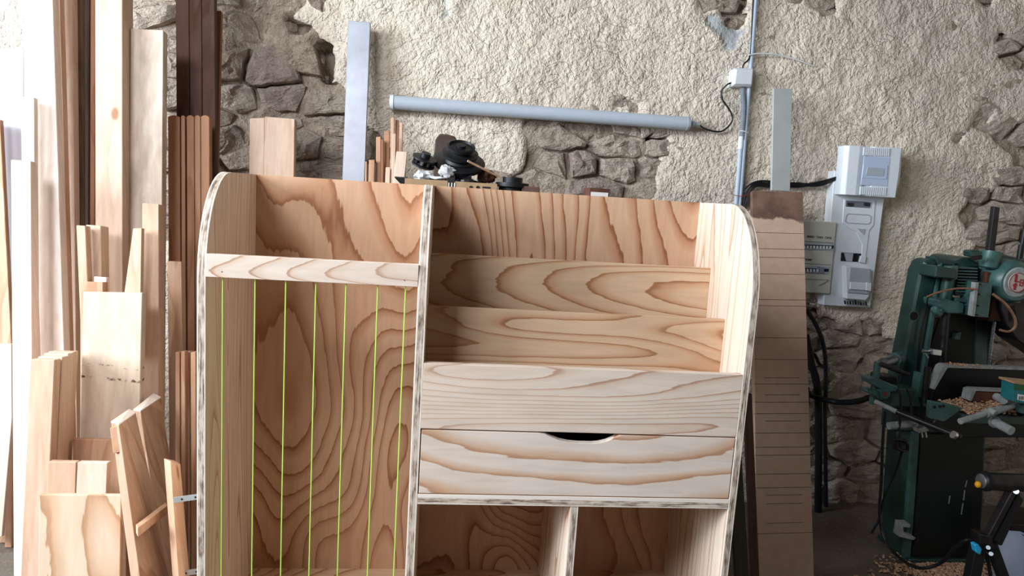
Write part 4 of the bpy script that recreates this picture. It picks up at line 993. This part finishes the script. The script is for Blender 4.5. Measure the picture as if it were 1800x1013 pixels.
# table
px_plate('fence', [(1660, 646), (1676, 644), (1850, 652), (1850, 712), (1636, 706), (1640, 682)], YM - .13, .02, 'fence_iron', bevel=.002)
px_plate('fence_rim', [(1657, 645), (1663, 642), (1850, 650), (1850, 653), (1666, 647), (1643, 686), (1638, 684)], YM - .14, .035, 'dusty_iron', bevel=.001)
MB().lathe(at(1680, 659, YM - .131), (0, 1, 0), [(0, .009), (.002, .009)], 14).build('fence_hole', 'dark_inside', mm)
t0 = at(1634, 705, YM - .14).z
tbx0, tbx1 = at(1636, 706, YM - .14).x, at(1850, 712, YM - .14).x
MB().box(tbx0, tbx1, YM - .29, YM - .10, t0 - .03, t0).build('table', GP, mm, bevel=.003)
px_plate('table_gusset', [(1636, 706), (1672, 712), (1694, 718), (1660, 742), (1634, 736)], YM - .30, .02, GL, bevel=.002)
for (x, y) in ((1643, 716), (1653, 715), (1659, 714)): MB().lathe(at(x, y, YM - .302), (0, 1, 0), [(0, .005), (.003, .005)], 10).build('bolt_hole', 'dark_inside', mm)
px_plate('hold_down_bracket', [(1708, 689), (1714, 687), (1800, 692), (1850, 694), (1850, 712), (1800, 710), (1706, 706)], YM - .20, .03, 'rust', bevel=.002)
px_plate('bracket_rim', [(1708, 687), (1714, 685), (1850, 691), (1850, 693.5), (1716, 688), (1708, 706), (1704, 705)], YM - .205, .04, 'dusty_iron', bevel=.001)
for a, b, r in (((1688, 741, YM - .40), (1742, 724, YM - .36), .0095), ((1742, 725, YM - .36), (1800, 706, YM - .32), .012), ((1748, 742, YM - .36), (1778, 758, YM - .42), .014), ((1752, 698, YM - .32), (1764, 704, YM - .36), .013), ((1762, 704, YM - .34), (1800, 714, YM - .34), .008), ((1738, 719, YM - .37), (1750, 727, YM - .39), .010)):
    px_cyl('clamp_bar', a, b, r, 'dusty_iron')
px_cyl('clamp_collar', (1733, 727, YM - .37), (1740, 725, YM - .37), .0135, 'dusty_iron'); px_cyl('clamp_collar', (1746, 741, YM - .35), (1750, 743, YM - .36), .018, 'dusty_iron')
px_cyl('clamp_bar', (1800, 706, YM - .32), (1850, 700, YM - .32), .018, 'dusty_iron')
px_plate('clamp_head', [(1790, 712), (1850, 706), (1850, 740), (1796, 728)], YM - .36, .04, GL)
px_plate('table_knee', [(1655, 718), (1850, 722), (1850, 770), (1690, 770), (1640, 745)], YM - .12, .14, DG)
# left lever linkage
px_cyl('link_post', (1543, 636, YM - .14), (1533, 710, YM - .14), .011, GL)
px_plate('lever_arm', [(1528, 666), (1540, 665), (1578, 680), (1582, 688), (1560, 690), (1528, 674)], YM - .17, .05, GL, bevel=.003)
px_plate('lever_arm', [(1524, 687), (1540, 687), (1556, 694), (1552, 704), (1526, 692)], YM - .17, .05, GL, bevel=.003)
px_plate('lever_boss_body', [(1552, 684), (1612, 684), (1620, 716), (1556, 716), (1548, 700)], YM - .15, .07, GP)
MB().lathe(at(1556, 693, YM - .18), (.15, 1, 0), [(0, .010), (.0, .017), (.03, .018)], 22).build('lever_boss', GL, mm, smooth=True)
MB().lathe(at(1556, 693, YM - .182), (.15, 1, 0), [(0, .009), (.006, .009)], 16).build('pivot_pin', 'rust', mm, smooth=True)
px_cyl('handwheel_hub', (1552, 638, YM - .1), (1572, 632, YM - .06), .017, 'steel')
px_cyl('handwheel_hub', (1572, 632, YM - .06), (1580, 630, YM - .04), .024, GL)
px_cyl('crank_rod', (1548, 640, YM - .16), (1597, 659, YM - .18), .0085, 'dark_steel')
px_plate('lever_base', [(1550, 662), (1578, 664), (1578, 690), (1550, 684)], YM - .08, .07, DG)
px_cyl('feed_lever', (1538, 706, YM - .18), (1576, 724, YM - .24), .008, 'dusty_iron')
px_cyl('feed_lever', (1576, 724, YM - .24), (1678, 765, YM - .36), .010, 'dark_steel')
MB().sphere(at(1683, 767, YM - .37), .012, 8, sc=(1.2, 1, .9)).build('lever_tip', 'black_cable', mm, smooth=True)
px_cyl('lever_tip_ring', (1675, 764, YM - .37), (1679, 766, YM - .37), .0125, 'bright_steel')
px_cyl('stop_rod', (1562, 749, YM - .20), (1610, 745, YM - .20), .013, 'dusty_iron')
px_plate('stop_clamp', [(1614, 754), (1626, 750), (1634, 757), (1628, 760), (1616, 762)], YM - .24, .03, 'bright_steel', bevel=.001)
for x in (1620, 1627): px_cyl('clamp_prong', (x, 760, YM - .235), (x + 1.5, 769, YM - .235), .0028, 'bright_steel')
px_cyl('upright_lever', (1631, 646, YM - .12), (1624, 706, YM - .12), .011, 'dark_steel')
px_plate('vertical_link', [(1618, 656), (1627, 658), (1625, 700), (1612, 700)], YM - .06, .04, GL)
# base cabinet
def floorY(px, py): return atz(px, py, 0)
b0 = px_plate('base_cabinet', [(1607, 718), (1640, 718), (1735, 740), (1728, 900), (1720, 1003), (1590, 1003), (1594, 900)], YM + .0, .15, GP, bevel=.006)
px_plate('base_side_rail', [(1606, 760), (1618, 760), (1606, 930), (1600, 1002), (1588, 1002), (1594, 900)], YM - .012, .02, GL, bevel=.004)
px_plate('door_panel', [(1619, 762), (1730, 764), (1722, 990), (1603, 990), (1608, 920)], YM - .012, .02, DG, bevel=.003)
hg = px_plate('door_latch', [(1584, 921), (1600, 922), (1600, 928), (1588, 927), (1589, 938), (1610, 946), (1606, 950), (1580, 944)], YM - .05, .035, 'dusty_iron', bevel=.001)
# foot down to floor
fx0, fx1 = at(1590, 1003, YM).x, at(1722, 1003, YM).x; fz = at(1600, 1003, YM).z
MB().box(fx0 - .01, fx1 + .03, YM - .03, YM + .17, 0, max(.02, fz + .03)).build('base_foot', GP, mm, bevel=.005)
for (x0_, y0_, x1_, y1_) in ((1670, 872, 1668, 886), (1700, 845, 1697, 857), (1696, 862, 1694, 880), (1693, 885, 1690, 905)):
    barpx(MB(), x0_, y0_, x1_, y1_, 1.6, YM - .0135, .002).build('paint_chip', 'dusty_iron', mm)
# shavings on table
mb = MB(); zt = t0
for i in range(2600):
    u = r2.random(); x = tbx0 + .02 + u * .30; y = YM - .285 + r2.random() * .14
    hgt = .028 * math.exp(-((x - tbx0 - .20) / .09) ** 2) * (.5 + .5 * r2.random()) + .012 * math.exp(-((x - tbx0 - .08) / .06) ** 2) * r2.random()
    chip(mb, (x, y, zt + hgt * r2.random() ** .4 + .002), r2.uniform(.003, .006))
for i in range(500):
    p = at(r2.uniform(1672, 1740), 0, 1); q = at(r2.uniform(1668, 1742), 644 + 0 * i, YM - .125); chip(mb, (q.x, YM - .14 + r2.random() * .035, at(1700, 646, YM - .125).z + r2.random() * .005 * 1.5 + .002 - (q.x - at(1700, 646, YM - .125).x) * .03), r2.uniform(.0025, .005))
tag(mb.build('wood_shavings', 'wood_chips'), 'heap of fine pale wood shavings on the machine table and fence', 'shavings', kind='stuff')
# green carton on table
gx_ = thing('carton', 'small green and cyan carton standing on the clamp at the right edge', 'carton', at(1800, 712, YM - .38))
px_plate('side_face', [(1783, 673), (1850, 682), (1850, 720), (1781, 706)], YM - .40, .05, 'box_cyan', gx_, .001)
px_plate('green_band', [(1783.5, 674), (1850, 683), (1850, 693), (1783, 685)], YM - .402, .003, 'box_green', gx_, 0)
px_plate('lid', [(1782, 671), (1850, 678), (1850, 683), (1782, 675)], YM - .405, .06, 'cardboard', gx_, .001)
px_plate('price_label', [(1790, 693), (1806, 696), (1805, 707), (1789, 703)], YM - .4025, .002, 'paper_white', gx_, 0)
for i in range(4): barpx(MB(), 1792 + i * 3, 697, 1792 + i * 3, 703, 1, YM - .4035, .001).build('printed_bar', 'print_black', gx_)

# cords of the machine
MB().tube([at(1577, 684, YM - .21), at(1582, 692, YM - .215), at(1583, 720, YM - .21), at(1580, 760, YM - .21)], .0045, 8).build('power_cord', 'black_cable', mm, smooth=True)
MB().tube([at(1594, 684, YM - .20), at(1600, 700, YM - .20), at(1602, 730, YM - .20), at(1603, 748, YM - .20)], .0035, 8).build('power_cord', 'black_cable', mm, smooth=True)
pg = thing('cable_plug', 'dark bundled plug hanging from the cord left of the machine door', 'plug', at(1583, 790, YM - .2))
MB().lathe(at(1579, 757, YM - .21), (.1, 0, -1), [(0, .006), (.008, .012), (.03, .013), (.034, .02), (.06, .021), (.066, .014)], 14).build('body', 'black_rubber', pg, smooth=True)
MB().tube([at(1574, 772, YM - .23), at(1592, 776, YM - .23), at(1594, 792, YM - .22), at(1578, 788, YM - .23), at(1576, 776, YM - .235)], .006, 8).build('coil', 'black_cable', pg, smooth=True)
MB().tube([at(1556, 724, YM - .08), at(1552, 770, YM - .07), at(1549, 850, YM - .06), at(1546, 900, YM - .06), at(1552, 940, YM - .08), at(1572, 972, YM - .15), at(1610, 998, YM - .3), at(1650, 992, YM - .36), at(1678, 965, YM - .42), at(1700, 950, YM - .46), at(1722, 958, YM - .46), at(1736, 985, YM - .46), at(1742, 1020, YM - .46)], .0055, 8).build('power_cord', 'black_cable', mm, smooth=True)
MB().tube([at(1585, 795, YM - .12), at(1574, 830, YM - .08), at(1556, 870, YM - .06), at(1546, 910, YM - .06), at(1532, 938, YM - .06)], .0045, 8).build('power_cord', 'black_cable', mm, smooth=True)

# ------------------------------------------------------------------ roller stand
YR = 1.82
rs_ = thing('roller_stand', 'dark steel roller stand with a black roller at the right edge', 'roller stand', (at(1760, 1013, YR).x, YR, 0))
ra, rb_ = at(1724, 846, YR), at(1900, 853, YR); rax = (rb_ - ra).normalized()
MB().cyl(ra + rax * .02, rb_, .027, n=26).build('roller', 'dark_steel', rs_, smooth=True)
MB().lathe(ra, rax, [(0, .022), (.004, .027), (.012, .030), (.020, .030)], 24).build('end_ring', 'black_cable', rs_, smooth=True)
MB().lathe(ra - rax * .004, rax, [(0, .016), (.004, .022), (.006, .022)], 22).build('bearing', 'steel', rs_, smooth=True)
MB().sphere(at(1719, 852, YR - .01), .009, 8, sc=(1, 1, 1.15)).build('axle_tip', 'yellow_tip', rs_, smooth=True)
px_plate('arm', [(1780, 863), (1789, 866), (1742, 955), (1733, 950)], YR - .01, .025, 'dark_steel', rs_, .002)
px_plate('arm_gusset', [(1790, 866), (1800, 880), (1762, 960), (1742, 956)], YR + .0, .02, 'black_rubber', rs_, .002)
MB().cyl(at(1786, 864, YR - .02), at(1791, 866, YR - .0), .008, n=10).build('arm_bolt', 'steel', rs_, smooth=True)
fl = [at(1735, 950, YR), at(1752, 950, YR), at(1775, 1013, YR), at(1758, 1013, YR)]
def todown(a, b): d = b - a; return a + d * (-a.z / d.z)
MB().prism([fl[0], fl[1], todown(fl[1], fl[2]), todown(fl[0], fl[3])], (0, .025, 0)).build('leg', 'black_rubber', rs_, bevel=.002)
fl = [at(1718, 950, YR), at(1738, 950, YR), at(1726, 1013, YR), at(1706, 1013, YR)]
MB().prism([fl[0], fl[1], todown(fl[1], fl[2]), todown(fl[0], fl[3])], (0, .03, 0)).build('leg', 'black_rubber', rs_, bevel=.002)
px_plate('clamp_block', [(1722, 940), (1744, 944), (1748, 966), (1724, 962)], YR - .015, .04, 'dark_steel', rs_, .002)
px_plate('blue_handle', [(1713, 958), (1720, 957), (1727, 966), (1724, 977), (1716, 972)], YR - .03, .02, 'cyan_knob', rs_, .003)
for (x, y) in ((1737, 963), (1742, 974)): px_cyl('clamp_bolt', (x, y, YR - .03), (x + 1, y, YR - .01), .006, 'steel', rs_)
px_plate('cross_tube', [(1776, 922), (1850, 926), (1850, 938), (1776, 934)], YR + .03, .03, 'black_rubber', rs_, .002)
# worn bucket behind the stand
bk = thing('paint_bucket', 'grey-white worn bucket with dark marks behind the roller stand', 'bucket', (at(1795, 1000, YR + .25).x, YR + .3, 0))
c0 = at(1806, 985, YR + .28); zt_ = at(1790, 942, YR + .2).z
MB().lathe((c0.x, c0.y, .0), (0, 0, 1), [(0, .085), (.005, .09), (zt_, .108)], 28).build('body', 'blue_plastic', bk, smooth=True)
MB().lathe((c0.x, c0.y, zt_), (0, 0, 1), [(0, .108), (.002, .115), (.016, .115), (.018, .10)], 28).build('rim', 'dark_steel', bk, smooth=True)
MB().tube([V((c0.x - .10, c0.y - .02, zt_)), V((c0.x - .06, c0.y - .13, zt_ - .03)), V((c0.x + .03, c0.y - .16, zt_ - .04)), V((c0.x + .1, c0.y - .06, zt_))], .003, 6).build('handle', 'steel', bk, smooth=True)
